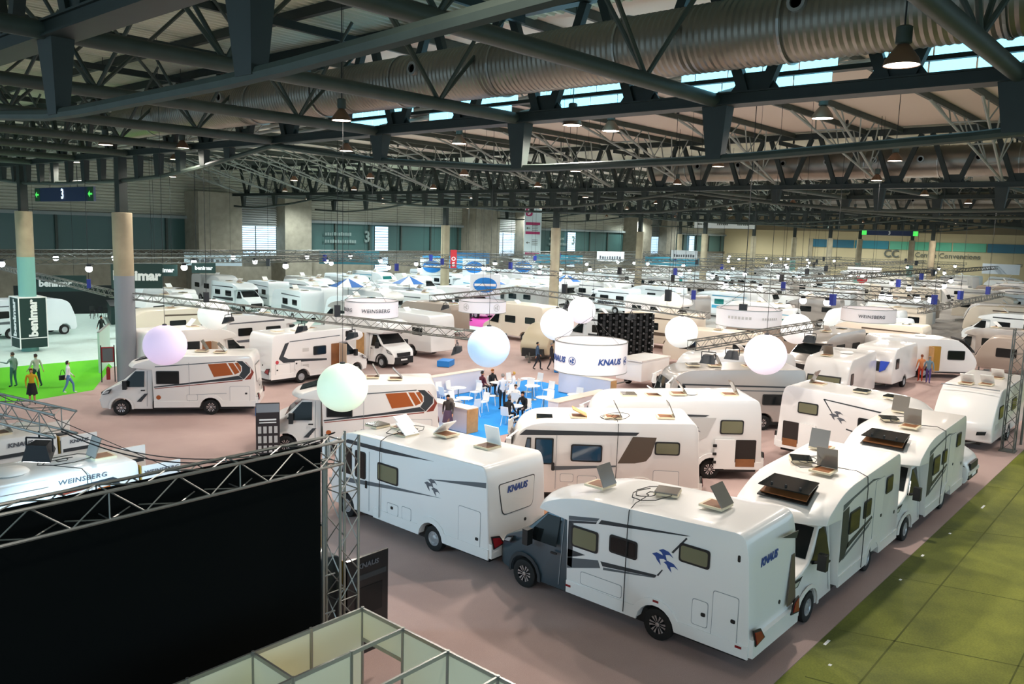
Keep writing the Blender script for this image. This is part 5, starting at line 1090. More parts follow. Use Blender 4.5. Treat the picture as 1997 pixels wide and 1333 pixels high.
# white shell-scheme booth
bo = thing('exhibition_booth', 'white panel booth with aluminium frame in the bottom foreground', 'booth', (8.0, 10.0, 0))
pan = mat('booth_panel', '#fbf6d8', .5); H_ = 2.5
def wall_panel(a, b, z0=.05, z1=H_-.04):
    a = Vector((a[0], a[1], 0)); b = Vector((b[0], b[1], 0)); d = (b-a).normalized(); n = Vector((-d.y, d.x, 0))*.008; a = a+d*.03; b = b-d*.03
    M().plate([a-n+Vector((0, 0, z0)), b-n+Vector((0, 0, z0)), b-n+Vector((0, 0, z1)), a-n+Vector((0, 0, z1))], n*2).build('panel', pan, bo)
def post(x, y): M().lathe([(.028, 0), (.028, H_+.01)], 8, (x, y, 0)).build('post', alu, bo)
def rail(a, b, z=H_): M().bar((a[0], a[1], z-.03), (b[0], b[1], z-.03), .035, .06).build('rail', alu, bo)
for k in range(6): post(0, -k*.99)
for k in range(1, 5): post(-k*.99, 0)
for k in range(5):
    rail((0, -k*.99), (0, -(k+1)*.99))
    if k: wall_panel((0, -k*.99), (0, -(k+1)*.99))
    else: wall_panel((0, 0), (0, -.99), 1.98, H_-.04); rail((0, 0), (0, -.99), 2.0)
for k in range(4): rail((-k*.99, 0), (-(k+1)*.99, 0)); wall_panel((-k*.99, 0), (-(k+1)*.99, 0))
for k in (1, 2, 3): rail((0, -k*.99), (-3.96, -k*.99))
for k in (1, 2, 3): post(-k*.99, -.99)
wall_panel((-.99, -.99), (-1.98, -.99)); wall_panel((-1.98, -.99), (-2.97, -.99)); rail((-1.98, 0), (-1.98, -.99)); wall_panel((-1.98, 0), (-1.98, -.99)); post(-1.98, -1.98)
M().box(-.96, -.03, -.98, -.94, 0, .9).build('shelf_box', wood, bo)
# cable between the trusses
def sag(a, b, d, n=20): return [Vector(a).lerp(Vector(b), k/n) - Vector((0, 0, d*4*(k/n)*(1-k/n))) for k in range(n+1)]
wire(sag((6.1, 17.0, 4.45), (8.65, 11.6, 5.0), .6), 'sagging_cable', plast, 'black cable sagging from the lower left truss end to the lattice tower', 'cable', None, .014); wire(sag((6.1, 17.0, 4.5), (8.2, 11.4, 4.95), .45), 'sagging_cable', plast, 'thinner black cable drooping just above the sagging one', 'cable', None, .011)
wire([(5.2, 20.5, 5.2), (7.3, 14.6, 3.9), (7.6, 11.6, 3.2)], 'guy_wire', plast, 'thin dark wire slanting across the orange-flash camper van', 'wire', None, .008)
# power leads dropped onto the roofs
drops = [(v1, -1.0, .1, 2.83, 6, 'grey-cab motorhome'), (v2, .3, .1, 2.77, 5, 'white motorhome behind the tower'), (v3, -.9, -.3, 2.9, 4, 'nearer aisle motorhome'), (v4, -.9, -.3, 2.9, 9, 'further aisle motorhome'), (v6, -.9, .6, 2.77, 12, 'ivory motorhome'), (va, -1.5, .0, 2.66, 3, 'orange-flash camper van')]
for r, x, y, z, sd, w in drops:
    a = r.rotation_euler.z; X = r.location.x + x*cos(a) - y*sin(a); Y = r.location.y + x*sin(a) + y*cos(a); p = loops(X, Y, z, 22, .55, sd)
    s_ = 1; e = [(r.location.x + xx*cos(a) - yy*sin(a), r.location.y + xx*sin(a) + yy*cos(a), zz) for xx, yy, zz in ((x-.1, .9, z+.0), (x-.12, 1.16, z-.1), (x-.12, 1.19, z-.4), (x-.1, 1.185, .45))]
    wire(p + e, 'power_lead', plast, 'coiled black power lead lying on the roof of the ' + w, 'cable', 'power leads on roofs', .011)
# ------------------------------------------------------------------ signs
sg = thing('number_sign', 'dark blue illuminated sign with number 3 under the left girder', 'sign', (19.3, 51.8, 10.0), 0)
M().box(-.06, .06, -4.3, 4.3, -.4, .4).build('sign_body', mat('sign_navy', '#142a52', .4), sg)
for s in (-1, 1): M().box(-.07, -.06, s*3.9-.4, s*3.9+.4, -.38, .38).build('exit_panel', mat('sign_green', '#0b4a22', .4), sg); M().plate([(-.075, s*3.9-.25, -.05), (-.075, s*3.9+.05, -.05), (-.075, s*3.9+.05, -.18), (-.075, s*3.9+.3, 0), (-.075, s*3.9+.05, .18), (-.075, s*3.9+.05, .05), (-.075, s*3.9-.25, .05)], (-.01, 0, 0)).build('exit_arrow', mat('led_green', '#4ddc5a', .5, emit='#4ddc5a', es=.8), sg)
text('3', mat('led_white', '#e6f2ff', .5, emit='#cfe6ff', es=1.2), .8, sg, (-.075, 0, 0), (0, -1, 0), (0, 0, 1))
for s in (-2, 2): M().tube((0, s, .4), (0, s, 1.6), .02, 5).build('hanger', plast, sg)
s2 = thing('number_sign', 'small dark blue illuminated number sign at the far end wall', 'sign', (150, 45, 10.2)); M().box(-.1, .1, -4.6, 4.6, -.4, .4).build('sign_body', mat('sign_navy', '#142a52', .4), s2)
for s in (-1, 1): M().box(-.12, -.1, s*4.2-.4, s*4.2+.4, -.38, .38).build('exit_panel', mat('led_green', '#4ddc5a', .5), s2)
text('3', printw, .8, s2, (-.13, 0, 0), (0, -1, 0), (0, 0, 1)); M().tube((0, 0, .4), (0, 0, 5.3), .03, 5).build('hanger', plast, s2)
to = thing('direction_totem', 'tall pale direction board with magenta headers and a number 3 badge', 'sign', (97.5, 81.2, 0), atan2(-81.2, -97.5)-pi/2); mag = mat('sign_magenta', '#a82a5e', .5)
M().box(-1.3, 1.3, -.1, .1, 2.0, 12.4).build('board', mat('sign_pale', '#cfdcdc', .6), to); M().plate([(x, .11, z) for x, z in rnd([(.1, 12.2), (1.15, 12.2), (1.15, 11.0, .4), (.1, 11.0, .4)], 4)], (0, .03, 0)).build('number_badge', mag, to); text('3', printw, 1.1, to, (.62, .15, 11.6), (-1, 0, 0), (0, 0, 1))
for z in (9.9, 8.5, 5.3): M().box(-1.1, 1.1, .1, .13, z-.2, z+.2).build('header_bar', mag, to)
for z in (9.2, 7.0, 4.4):
    M().plate([(1.0, .11, z), (.75, .11, z+.2), (.75, .11, z+.05), (.4, .11, z+.05), (.4, .11, z-.05), (.75, .11, z-.05), (.75, .11, z-.2)], (0, .02, 0)).build('arrow', wdk, to)
    for q in range(4): M().box(-.8, .1, .1, .12, z+.4-q*.25, z+.48-q*.25).build('text_line', wdk, to)
ws = thing('hall_sign', 'long white overhead board with small dark lettering near the far corner', 'sign', (140, 71, 10.9), R_(0)); M().box(-.1, .1, -6, 6, -.6, .6).build('board', printw, ws)
for i in range(3): blur_line(wdk, ws, (-.11, 4.2-i*4, .15), (0, -1, 0), (0, 0, 1), 2.2, .35, 6)
M().tube((0, 0, .6), (0, 0, 4.5), .03, 5).build('hanger', plast, ws)
# dark green stand fascias and column cladding on the left
dg = mat('banner_bottle_green', '#12332f', .6)
cb = thing('column_banner', 'dark green cladding with white vertical lettering round the far left column', 'banner', (19.3, 58.4, 0)); M().box(-.8, .8, -.8, .8, .3, 3.5).build('cladding', dg, cb)
for s in ((-.81, -.81), (-.81, .81), (.81, -.81)): M().box(s[0]-.03, s[0]+.03, s[1]-.03, s[1]+.03, .25, 3.55).build('corner_trim', printw, cb)
M().box(-.83, -.8, -.82, .82, .9, .95).build('trim_line', printw, cb); M().box(-.82, .82, -.83, -.8, .9, .95).build('trim_line', printw, cb); M().box(-.83, .83, -.83, .83, 3.5, 3.56).build('top_trim', printw, cb)
text('benimar', printw, .72, cb, (-.82, 0, 2.2), (0, 0, 1), (0, 1, 0)); text('benimar', printw, .72, cb, (0, -.82, 2.2), (0, 0, 1), (-1, 0, 0))
def fascia(x, y, z, w, h, label, s=None, m=None, tm=None, size=.5, rz=None):
    t = thing('stand_fascia', label, 'sign board', (x, y, z), (atan2(-y, -x) if rz is None else rz)-pi/2, None); M().box(-w/2, w/2, -.06, .06, -h/2, h/2).build('board', m or dg, t)
    M().tube((-w*.3, 0, h/2), (-w*.3, 0, ROOF(x)-z), .012, 4).build('hanger', plast, t); M().tube((w*.3, 0, h/2), (w*.3, 0, ROOF(x)-z), .012, 4).build('hanger', plast, t)
    if s == '~': blur_line(tm or printw, t, (0, .06, -h*.1), (-1, 0, 0), (0, 0, 1), w*.8, h*.35, 9)
    elif s: text(s, tm or printw, size, t, (0, .07, 0), (-1, 0, 0), (0, 0, 1))
    return t
fascia(27.0, 59.7, 4.63, 3.4, 1.8, 'dark green hanging sign with large white lettering right of the grey column', 'benimar', size=.95); fascia(29.9, 61.6, 4.9, 2.0, .9, 'small dark green hanging sign with white lettering behind the large one', 'benimar', size=.45); fascia(33.4, 62, 5.0, 1.8, .8, 'small dark green hanging sign, further right of the large one', 'benimar', size=.4)
fascia(25.6, 71.2, 3.4, 4.5, 1.3, 'long dark green stand fascia with white lettering left of the grey column', 'benimar', size=.7); fascia(15.2, 73, 4.7, 4.0, 1.2, 'dark green stand fascia between the left columns', 'benimar', size=.7)
fascia(45.3, 82.0, 4.75, 5.8, 1.35, 'wide pale banner with grey lettering near the left wall', '~', mat('banner_ice', '#c4d8e2', .7), dgrey, .95)
whb = mat('banner_white', '#e8eef2', .7)
for x, y, z, w, h, s, lb, m, tm in [(69, 87.8, 4.8, 3.6, 1.2, '~', 'small white banner with grey lettering below the wall window', whb, dgrey), (91.4, 62.5, 5.7, 3.6, 1.3, '~', 'white far sign right of the olive column', whb, wgrey), (102.3, 57.6, 6.1, 3.6, 1.2, '~', 'white far sign left of the teal column', whb, dgrey), (108.5, 35.2, 4.8, 4.0, 1.2, '~', 'white far sign with grey lettering at right', whb, wgrey), (130, 24, 5.4, 4.5, 1.4, None, 'pale grey far sign board beside the right one', mat('banner_grey', '#aebfca', .7), None), (64.8, 65.3, 5.4, .7, 2.0, None, 'narrow red vertical banner beside the cream column', mat('banner_red', '#c4232f', .6), None), (80, 78, 4.9, 6, 1.4, None, 'deep blue stand fascia on the left', mat('banner_blue', '#2b6d9e', .6), None), (95, 74, 4.8, 7, 1.3, None, 'teal blue stand fascia behind the olive columns', mat('banner_teal', '#2b7f95', .6), None), (110, 64, 4.8, 8, 1.3, None, 'teal far fascia in the middle', mat('banner_teal', '#2b7f95', .6), None), (72, 73, 4.6, 7, 1.5, None, 'sky blue stand fascia below the wall lettering', mat('banner_sky', '#3f9ad0', .6), None), (61, 79, 5.0, 7, 1.6, None, 'dark teal fascia near the left wall', mat('banner_dteal', '#1d5a64', .6), None)]:
    f_ = fascia(x, y, z, w, h, lb, s, m, tm, .8)
    if h == 2.0 and w == .7: text('O', printw, .6, f_, (0, .07, 0), (-1, 0, 0), (0, 0, 1)); text('E', printw, .6, f_, (0, .07, -.6), (-1, 0, 0), (0, 0, 1))
rsn = thing('octagon_sign', 'red octagonal sign among the far rows', 'sign', (118, 38.5, 3.6), atan2(-38.5, -118)-pi/2); M().plate([(.75*cos(pi/8+k*pi/4), .06, .75*sin(pi/8+k*pi/4)) for k in range(8)], (0, .05, 0)).build('plate', mat('banner_red', '#c4232f', .6), rsn); M().tube((0, 0, -3.6), (0, 0, 0), .05, 6).build('pole', alu, rsn); M().box(-.5, .5, .1, .13, -.12, .12).build('bar', printw, rsn)
# parasols and medallion boards of the blue-lit stand
psm = [mat('parasol_white', '#eef4f6', .7), mat('parasol_blue', '#1f66b3', .6)]
def parasol(x, y, label):
    p = thing('parasol', label, 'parasol', (x, y, 0), .3); M().tube((0, 0, 0), (0, 0, 4.0), .035, 8).build('pole', alu, p); M().lathe([(.3, 0), (.3, .08), (.06, .1)], 14).build('base', plast, p)
    for k in range(8): a, b = 2*pi*k/8, 2*pi*(k+1)/8; M().plate([(0, 0, 4.0), (1.7*cos(a), 1.7*sin(a), 3.3), (1.7*cos(b), 1.7*sin(b), 3.3)], (0, 0, .02)).build('canopy_panel', psm[k % 2], p)
for x, y, w in ((46.05, 59.8, 'leftmost'), (53.9, 60.4, 'middle'), (61.45, 56.6, 'right'), (73.4, 56.0, 'rightmost')): parasol(x, y, w + ' blue and white striped parasol in the cool lit stands')
for x, y, z, w in ((66, 70, 4.3, 'upper left'), (72, 69, 4.2, 'upper middle'), (80, 68, 4.2, 'upper right'), (56, 52.2, 3.6, 'low front')):
    o = thing('medallion_board', w + ' white board with a blue oval emblem in the cool lit stands', 'sign board', (x, y, z), atan2(-y, -x)-pi/2); M().box(-1.4, 1.4, -.05, .05, -1.0, 1.0).build('board', whb, o); M().plate([(1.1*cos(2*pi*k/20), .05, .7*sin(2*pi*k/20)) for k in range(20)], (0, .03, 0)).build('oval', bluep, o); M().box(-1.0, 1.0, .08, .1, -.1, .12).build('oval_band', printw, o); M().tube((-1, 0, 1), (-1, 0, ROOF(x)-z), .012, 4).build('hanger', plast, o); M().tube((1, 0, 1), (1, 0, ROOF(x)-z), .012, 4).build('hanger', plast, o)
# fire point beside the grey column
fp = thing('fire_point', 'red fire equipment cabinet standing beside the grey column', 'fire cabinet', (18.45, 44.55, 0), atan2(-44.9, -17.9)-pi/2); M().box(-.3, .3, -.12, .12, 1.1, 1.9).build('cabinet', mat('fire_red', '#8d1f22', .5), fp); M().box(-.25, .25, .12, .14, 1.15, 1.85).build('cabinet_door', dgrey, fp); M().lathe([(.1, .15), (.1, .75), (.04, .85)], 12, (0, .02, 0)).build('extinguisher', mat('fire_red', '#8d1f22', .5), fp)
for s in (-.32, .32): M().tube((s, 0, 0), (s, 0, 2.0), .03, 6).build('stand_leg', plast, fp)
# planters-like dark display and partition near the mint floor
pt = thing('stand_partition', 'pale mint partition wall left of the grey column', 'partition', (19.2, 47.5, 0), R_(60)); M().box(0, 4.2, -.05, .05, 0, 2.3).build('wall_panel', mat('partition_mint', '#bfe0d4', .6), pt); M().box(-.02, 4.22, -.06, .06, 2.3, 2.36).build('cap_rail', alu, pt)
ds = thing('dark_counter', 'dark green counter crowded with dark seats on the mint floor', 'counter', (30.5, 72.0, 0), R_(70)); M().box(-3, 3, -.4, .4, 0, 1.5).build('front_panel', dg, ds); M().box(-3.05, 3.05, -.45, .45, 1.5, 1.56).build('worktop', plast, ds)

# dark clutter of a stand on the mint floor
bk = thing('backdrop_wall', 'black backdrop wall on the mint floor between the left columns', 'backdrop', (29.8, 79.2, 0), atan2(-79.2, -29.8)-pi/2); M().box(-4.5, 4.5, -.05, .05, 0, 2.6).build('wall_panel', mat('backdrop_black', '#101a1a', .8), bk)
for s in (-4.4, 4.4): M().box(s-.05, s+.05, -.5, .5, 0, .06).build('foot', plast, bk)
rg4 = random.Random(5); CC = []
for i in range(18):
    a = rg4.uniform(-4, 4); b = rg4.uniform(.8, 4.6); e = atan2(-79.2, -29.8); X = 29.8 + cos(e)*b + cos(e-pi/2)*a; Y = 79.2 + sin(e)*b + sin(e-pi/2)*a
    if any(hypot(X-q[0], Y-q[1]) < .75 for q in CC): continue
    CC.append((X, Y)); o = copy_tree(cp_, (X, Y, .012), rg4.uniform(0, 6.2), None, T_); o['label'] = 'black seat scattered on the mint floor before the black backdrop'; o['group'] = 'black seats before the backdrop'; o.name = 'black_chair'
    for c in o.children: c.material_slots[0].link = 'OBJECT'; c.material_slots[0].material = plast
# ------------------------------------------------------------------ people
SK = mat('skin', '#c98f6e', .6); 
def person(label, loc, rz, pose='stand', top='#ffffff', leg='#222a3a', hair='#2a1c14', shoe='#1c1c1c', h=1.72, long_hair=False, skirt=None, jacket=None, sleeves=True, lean=0, arms=None):
    J = {}; E_ = []
    def v(n, p, r): J[n] = (Vector(p), r)
    sit = pose.startswith('sit'); pz = .52 if sit else .95
    dz = pz - .95; L = lean
    v('pel', (0, 0, pz), (.135, .105)); v('sp', (L*.35, 0, 1.14+dz), (.125, .1)); v('ch', (L*.8, 0, 1.36+dz), (.15, .105)); v('nk', (L*1.0, 0, 1.5+dz), (.052, .052)); v('hd', (L*1.05+.02, 0, 1.6+dz), (.072, .082)); v('ht', (L*1.05+.015, 0, 1.68+dz), (.07, .08)); v('no', (L*1.05+.115, 0, 1.61+dz), (.012, .014))
    for a, b in (('pel', 'sp'), ('sp', 'ch'), ('ch', 'nk')): E_.append((a, b, 'top'))
    E_ += [('nk', 'hd', 'skin'), ('hd', 'ht', 'skin'), ('hd', 'no', 'skin')]
    AR = {'stand': ((.03, .03, 0), (.0, .0, 0)), 'walk': ((.18, .06, 0), (-.14, .04, 0)), 'sit': ((.22, .0, .1), (.2, 0, .08)), 'sitlean': ((.26, -.02, .1), (.24, .0, .1)), 'photo': ((.22, -.1, .32), (.2, -.08, .3)), 'point': ((.3, .1, .35), (.03, .04, 0)), 'climb': ((.1, 0, .15), (.1, 0, .1))}[pose if arms is None else arms]
    for s, n, (ax, ay, az) in ((1, 'l', AR[0]), (-1, 'r', AR[1])):
        sh = Vector((L*.85, s*.185, 1.42+dz)); el = sh + Vector((ax*.35-.02, s*(.06+ay*.3), -.27+az*.25)); wr = el + Vector((ax*.75+.05, s*(ay-.01), -.22+az*.8)); ha = wr + (wr-el).normalized()*.07
        v(n+'sh', sh, (.062, .062)); v(n+'el', el, (.044, .044)); v(n+'wr', wr, (.029, .026)); v(n+'ha', ha, (.03, .018))
        E_.append(('ch', n+'sh', 'top')); E_.append((n+'sh', n+'el', 'top')); E_.append((n+'el', n+'wr', 'top' if sleeves else 'skin')); E_.append((n+'wr', n+'ha', 'skin'))
        d = (ha-wr).normalized(); side = Vector((1, 0, 0)) - d*d.x; side = side.normalized() if side.length > .1 else Vector((0, 1, 0))
        for k in range(4):
            f1 = ha + side*(.021-.014*k) + d*(.035+.006*(k in (1, 2))); f2 = f1 + d*(.03+.006*(k in (1, 2))) + Vector((0, -s*.012, 0)); v('%sf%d' % (n, k), f1, (.009, .009)); v('%sg%d' % (n, k), f2, (.008, .008)); E_.append((n+'ha', '%sf%d' % (n, k), 'skin')); E_.append(('%sf%d' % (n, k), '%sg%d' % (n, k), 'skin'))
        th = wr + side*.045 + d*.04; v(n+'th', th, (.01, .01)); E_.append((n+'wr', n+'th', 'skin'))
    ST = {'stand': ((0, 0), (0, 0)), 'walk': ((.26, .0), (-.2, -.08)), 'climb': ((.1, 0), (-.34, -.1)), 'photo': ((.05, 0), (-.05, 0)), 'point': ((.06, 0), (-.05, 0))}.get(pose, ((0, 0), (0, 0)))
    for s, n, (fx, kx) in ((1, 'l', ST[0]), (-1, 'r', ST[1])):
        hp = Vector((0, s*.09, pz-.04))
        if sit: kn = Vector((.42, s*.12, .5)); an = Vector((.4, s*.12, .09)); to = an + Vector((.17, s*.02, -.05))
        else: kn = Vector((fx*.55+.03+(.06 if fx > .1 else 0), s*.095, .5)); an = Vector((fx+kx*.6-.02, s*.1, .085 + (.06 if fx < -.1 else 0))); to = an + Vector((.16, s*.02, -.048))
        v(n+'hp', hp, (.092, .095)); v(n+'kn', kn, (.06, .062)); v(n+'an', an, (.04, .04)); v(n+'to', to, (.038, .026))
        E_ += [('pel', n+'hp', 'leg'), (n+'hp', n+'kn', 'leg'), (n+'kn', n+'an', 'skin' if skirt else 'leg'), (n+'an', n+'to', 'shoe')]
    names = list(J); me = bpy.data.meshes.new('body'); sc_ = h/1.74
    me.from_pydata([J[n][0]*sc_ for n in names], [(names.index(a), names.index(b)) for a, b, t in E_], []); o = bpy.data.objects.new('tmp', me); COL.objects.link(o)
    o.modifiers.new('s', 'SKIN'); 
    for i, n in enumerate(names): me.skin_vertices[0].data[i].radius = (J[n][1][0]*sc_, J[n][1][1]*sc_); me.skin_vertices[0].data[i].use_root = (n == 'pel')
    sb = o.modifiers.new('d', 'SUBSURF'); sb.levels = 2; sb.render_levels = 2
    return dict(o=o, J=J, E=E_, sc=sc_, label=label, loc=loc, rz=rz, cols=dict(top=top, leg=leg, skin='#c98f6e', shoe=shoe), hair=hair, long=long_hair, skirt=skirt, h=h)
PEOPLE = []
def P(*a, **k): PEOPLE.append(person(*a, **k))
def finish_people():
    dg_ = bpy.context.evaluated_depsgraph_get()
    outs = [(p, bpy.data.meshes.new_from_object(p['o'].evaluated_get(dg_))) for p in PEOPLE]
    for p, me in outs:
        bpy.data.objects.remove(p['o']); sc_ = p['sc']; J = p['J']
        order = ['top', 'leg', 'skin', 'shoe']; me.materials.clear()
        for t in order: me.materials.append(SK if t == 'skin' else mat('cloth_'+p['cols'][t][1:], p['cols'][t], .85))
        segs = [(J[a][0]*sc_, J[b][0]*sc_, order.index(t), max(.03, (J[a][1][0]+J[b][1][0])/2)) for a, b, t in p['E']]
        for f in me.polygons:
            c = f.center; best = 9; bi = 0
            for a, b, t, rr in segs:
                d = b-a; q = max(0, min(1, (c-a).dot(d)/max(d.length_squared, 1e-9))); dist = (c-(a+d*q)).length - rr*.9
                if dist < best: best = dist; bi = t
            f.material_index = bi
        smooth(me, 80)
        r = thing('person', p['label'], 'person', p['loc'], p['rz']); b = bpy.data.objects.new('body', me); link(b, r)
        hd = J['hd'][0]*sc_; ht = J['ht'][0]*sc_; hm = mat('hair_'+p['hair'][1:], p['hair'], .7)
        hc = M(); rr = .098*sc_
        pr_ = [(rr*sin(t), rr*1.12*cos(t)) for t in [pi*k/8 for k in range(0, 6)]]
        vs = []; fs = []; n = 14; cx, cz = ht.x-.018, ht.z-.005
        for k, (q, zz) in enumerate(pr_):
            for i in range(n):
                a = 2*pi*i/n; x = q*cos(a)*1.02; y = q*sin(a)*.88; z_ = zz
                if cos(a) > .35 and k > 2: z_ = pr_[2][1]; x *= .93
                vs.append((cx+x, y, cz+z_*(1 if not p['long'] or cos(a) > .2 or k < 4 else 2.4)))
        for k in range(len(pr_)-1):
            for i in range(n): fs.append((k*n+i, k*n+(i+1) % n, (k+1)*n+(i+1) % n, (k+1)*n+i))
        hc.add(vs, fs); hc.build('hair', hm, b, 70)
        ey = M()
        for s in (-1, 1): ey.ball((hd.x+.078*sc_, s*.03, hd.z+.035), .011, 6, 4)
        ey.build('eyes', plast, b); M().box(hd.x+.07*sc_, hd.x+.082*sc_, -.022, .022, hd.z-.045, hd.z-.037).build('mouth', mat('lips', '#8d4a42', .6), b)
        if p['skirt']:
            z0 = J['pel'][0].z*sc_
            M().lathe([(.145, z0+.1), (.18, z0-.05), (.24, z0-.42), (.22, z0-.42), (.13, z0+.05)], 18).build('skirt', mat('cloth_'+p['skirt'][1:], p['skirt'], .85), b, 60)
P('woman in a purple skirt with a backpack walking past the wooden-ended lounge counter', (24.1, 24.45, .018), R_(205), 'walk', '#3a3634', '#8a6a60', '#2d2420', '#3a3436', 1.62, skirt='#5c4a63')
P('woman in a yellow cardigan and black dress on the lime carpet edge', (13.6, 41.2, .016), R_(-110), 'stand', '#c79a1c', '#141416', '#b98a4a', '#1c1c1c', 1.68, skirt='#18181a', long_hair=True)
P('young woman in a white top and blue jeans walking with a black handbag', (15.75, 42.7, .016), R_(-20), 'walk', '#e6e6ea', '#5a7fb0', '#2a1c18', '#e8e8e8', 1.62, long_hair=True)
P('man in a grey-green shirt filming beside the column banner', (14.4, 46.1, .016), R_(120), 'point', '#7f9a93', '#3c6a66', '#4a3a30', '#28302e', 1.76)
P('man in a pale checked shirt carrying a bag, behind the woman in yellow', (15.2, 45.3, .016), R_(100), 'walk', '#b9bfae', '#1f3a3c', '#3a2c26', '#1c1c1c', 1.7)
P('man in a blue shirt walking right past the ring banner', (39.5, 32.2, .01), R_(-40), 'walk', '#3d5570', '#20242e', '#2a2320', '#141414', 1.76)
P('man in a dark coat walking beside the man in the blue shirt', (40.1, 31.55, .01), R_(-40), 'walk', '#26242c', '#2c2a30', '#7a7672', '#141414', 1.74)
P('figure in black standing on the mint floor near the grey column', (24.9, 61.0, .01), R_(-60), 'walk', '#15201f', '#141c1c', '#0f1414', '#101010', 1.72, long_hair=True)
P('seated man in a maroon shirt at the back lounge table', (30.85, 28.8, .018), R_(-10), 'sit', '#5c2030', '#3a3d44', '#1f1a18', '#181818', 1.75, sleeves=False)
P('seated visitor in a dark jacket at the back of the lounge group', (31.85, 29.0, .018), R_(-100), 'sit', '#1b1c20', '#22242a', '#c27a3a', '#181818', 1.72)
P('seated blond visitor in a white top at the lounge group', (32.2, 27.8, .018), R_(140), 'sit', '#f0f0f2', '#d8d8e0', '#c79a45', '#e6e6e6', 1.68)
P('man in a white shirt and dark trousers standing among the lounge tables', (29.2, 25.9, .018), R_(60), 'stand', '#e6e6ea', '#20242c', '#8a8580', '#181818', 1.76)
P('seated visitor in black with back to the camera at the front lounge table', (27.0, 23.6, .018), R_(10), 'sitlean', '#121214', '#16181c', '#5c5048', '#141414', 1.76, arms='sit', lean=.08)
P('visitor in black leaning over the front lounge table', (28.65, 24.0, .018), R_(190), 'sitlean', '#141416', '#1a1c20', '#2a1c18', '#141414', 1.7, lean=.22, long_hair=True)
P('seated visitor in pale clothes behind the front lounge table', (29.65, 25.45, .018), R_(215), 'sit', '#e9e4e0', '#c9c4c0', '#6b6258', '#cccccc', 1.66)
P('woman in orange top and red trousers by the door-open caravan', (55.3, 14.0, 0.01), R_(30), 'stand', '#d98a58', '#c8442a', '#7a3a20', '#b03020', 1.68)
P('person in grey-blue top and violet trousers beside the woman in orange', (54.7, 13.4, .01), R_(10), 'walk', '#6f8a9a', '#5a4a8a', '#8a7a6a', '#383848', 1.7)
P('long-haired woman beyond the lattice tower beside the nearer orange-flash motorhome', (17.2, 21.9, .01), R_(-120), 'stand', '#2a2a2e', '#22242a', '#1c1410', '#141414', 1.66, long_hair=True)
P('person in white shirt and black trousers behind the aisle motorhomes', (36.3, 10.4, .01), R_(170), 'stand', '#f0eef0', '#181818', '#4a3a30', '#141414', 1.74)
P('man in dark clothes crouching over camera gear at the far left edge', (13.2, 47.3, .016), R_(-100), 'stand', '#20201f', '#242424', '#1a1614', '#141414', 1.72)
P('figure on the magenta carpet at left', (56.2, 54.2, .02), R_(-80), 'stand', '#241626', '#281a2c', '#140e10', '#101010', 1.75)
P('figure on the magenta carpet at right', (58.6, 53.0, .02), R_(-60), 'walk', '#2a1a2e', '#241626', '#140e10', '#101010', 1.72)
finish_people()
def held(name, label, cat, loc, parts):
    t = thing(name, label, cat, loc)
    for n_, mm, m in parts: mm.build(n_, m, t, 40)
held('backpack', 'grey backpack on the back of the woman in the purple skirt', 'backpack', (24.28, 24.52, 1.0), [('bag', M().lathe([(.1, 0), (.17, .05), (.17, .38), (.1, .48)], 10), mat('cloth_bag', '#6d6660', .8)), ('pocket', M().box(.1, .2, -.1, .1, .08, .26), mat('cloth_bag2', '#57524e', .8))])
held('handbag', 'black handbag of the young woman in jeans', 'handbag', (15.6, 42.98, .68), [('bag', M().box(-.16, .16, -.06, .06, 0, .24), plast), ('strap', M().path([(-.12, 0, .24), (-.05, 0, .5), (.05, 0, .5), (.12, 0, .24)], .012), plast)])
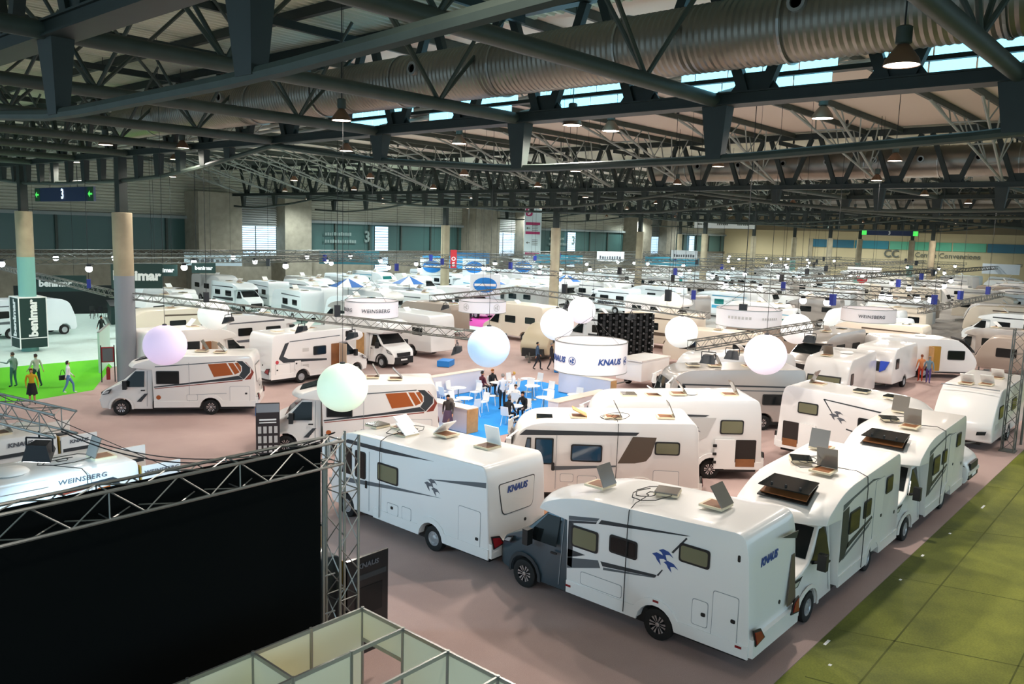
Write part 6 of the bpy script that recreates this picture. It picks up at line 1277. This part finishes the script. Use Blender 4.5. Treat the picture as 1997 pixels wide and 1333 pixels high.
held('camera_rig', 'tripod-mounted camera with black body at the far left edge', 'camera', (13.2, 46.4, .016), [('camera_body', M().box(-.22, .22, -.12, .12, 1.3, 1.55), plast), ('lens', M().lathe([(.07, .0), (.08, .25)], 12, (-.05, -.12, 1.42), axis='y'), plast), ('leg', M().tube((0, 0, 1.3), (.4, .1, 0), .02, 6), plast), ('leg', M().tube((0, 0, 1.3), (-.3, .3, 0), .02, 6), plast), ('leg', M().tube((0, 0, 1.3), (-.2, -.38, 0), .02, 6), plast)])
# canoe and board on the ground behind the grey-cab motorhome
ky = thing('kayak', 'white and black folding kayak leaning beside the ivory motorhome', 'kayak', (19.1, 13.9, 0), R_(-60))
def boat(): 
    s = M(); vs = []; fs = []; n = 12; m_ = 10
    for i in range(n+1):
        t = -1+2*i/n; w = .36*max(.02, (1-t*t))**.7
        for k in range(m_): a = 2*pi*k/m_; vs.append((1.6*t, w*cos(a), .2*sin(a)*max(.15, 1-t*t)))
    for i in range(n):
        for k in range(m_): fs.append((i*m_+k, i*m_+(k+1) % m_, (i+1)*m_+(k+1) % m_, (i+1)*m_+k))
    return s.add(vs, fs)
kb = boat().build('hull', wpl, ky, 60, loc=(0, 0, .98), rot=(R_(20), -R_(24), 0)); kb.scale = (.8, .8, .8); M().lathe([(.02, 0), (.2, .02), (.24, 0)], 14, (-.2, 0, .17)).build('cockpit', plast, kb); M().box(-1.3, -.5, -.1, .1, .1, .19).build('deck_band', plast, kb)
M().tube((-.6, 0, 0), (-.6, 0, .75), .04, 6).build('stand_leg', plast, ky); M().tube((.9, 0, 0), (.9, 0, 1.3), .04, 6).build('stand_leg', plast, ky)
bd = thing('paddle_board', 'brown wooden paddle board under the kayak', 'paddle board', (18.35, 12.9, 0), R_(-60)); M().plate([(1.4*cos(2*pi*k/20), .36*sin(2*pi*k/20), 0) for k in range(20)], (0, 0, .08)).build('board', wood_d, bd, None, (0, 0, 1.02), (R_(28), -R_(18), 0)); M().tube((-.4, 0, 0), (-.4, 0, .9), .04, 6).build('stand_leg', plast, bd); M().tube((.6, 0, 0), (.6, 0, 1.2), .04, 6).build('stand_leg', plast, bd)
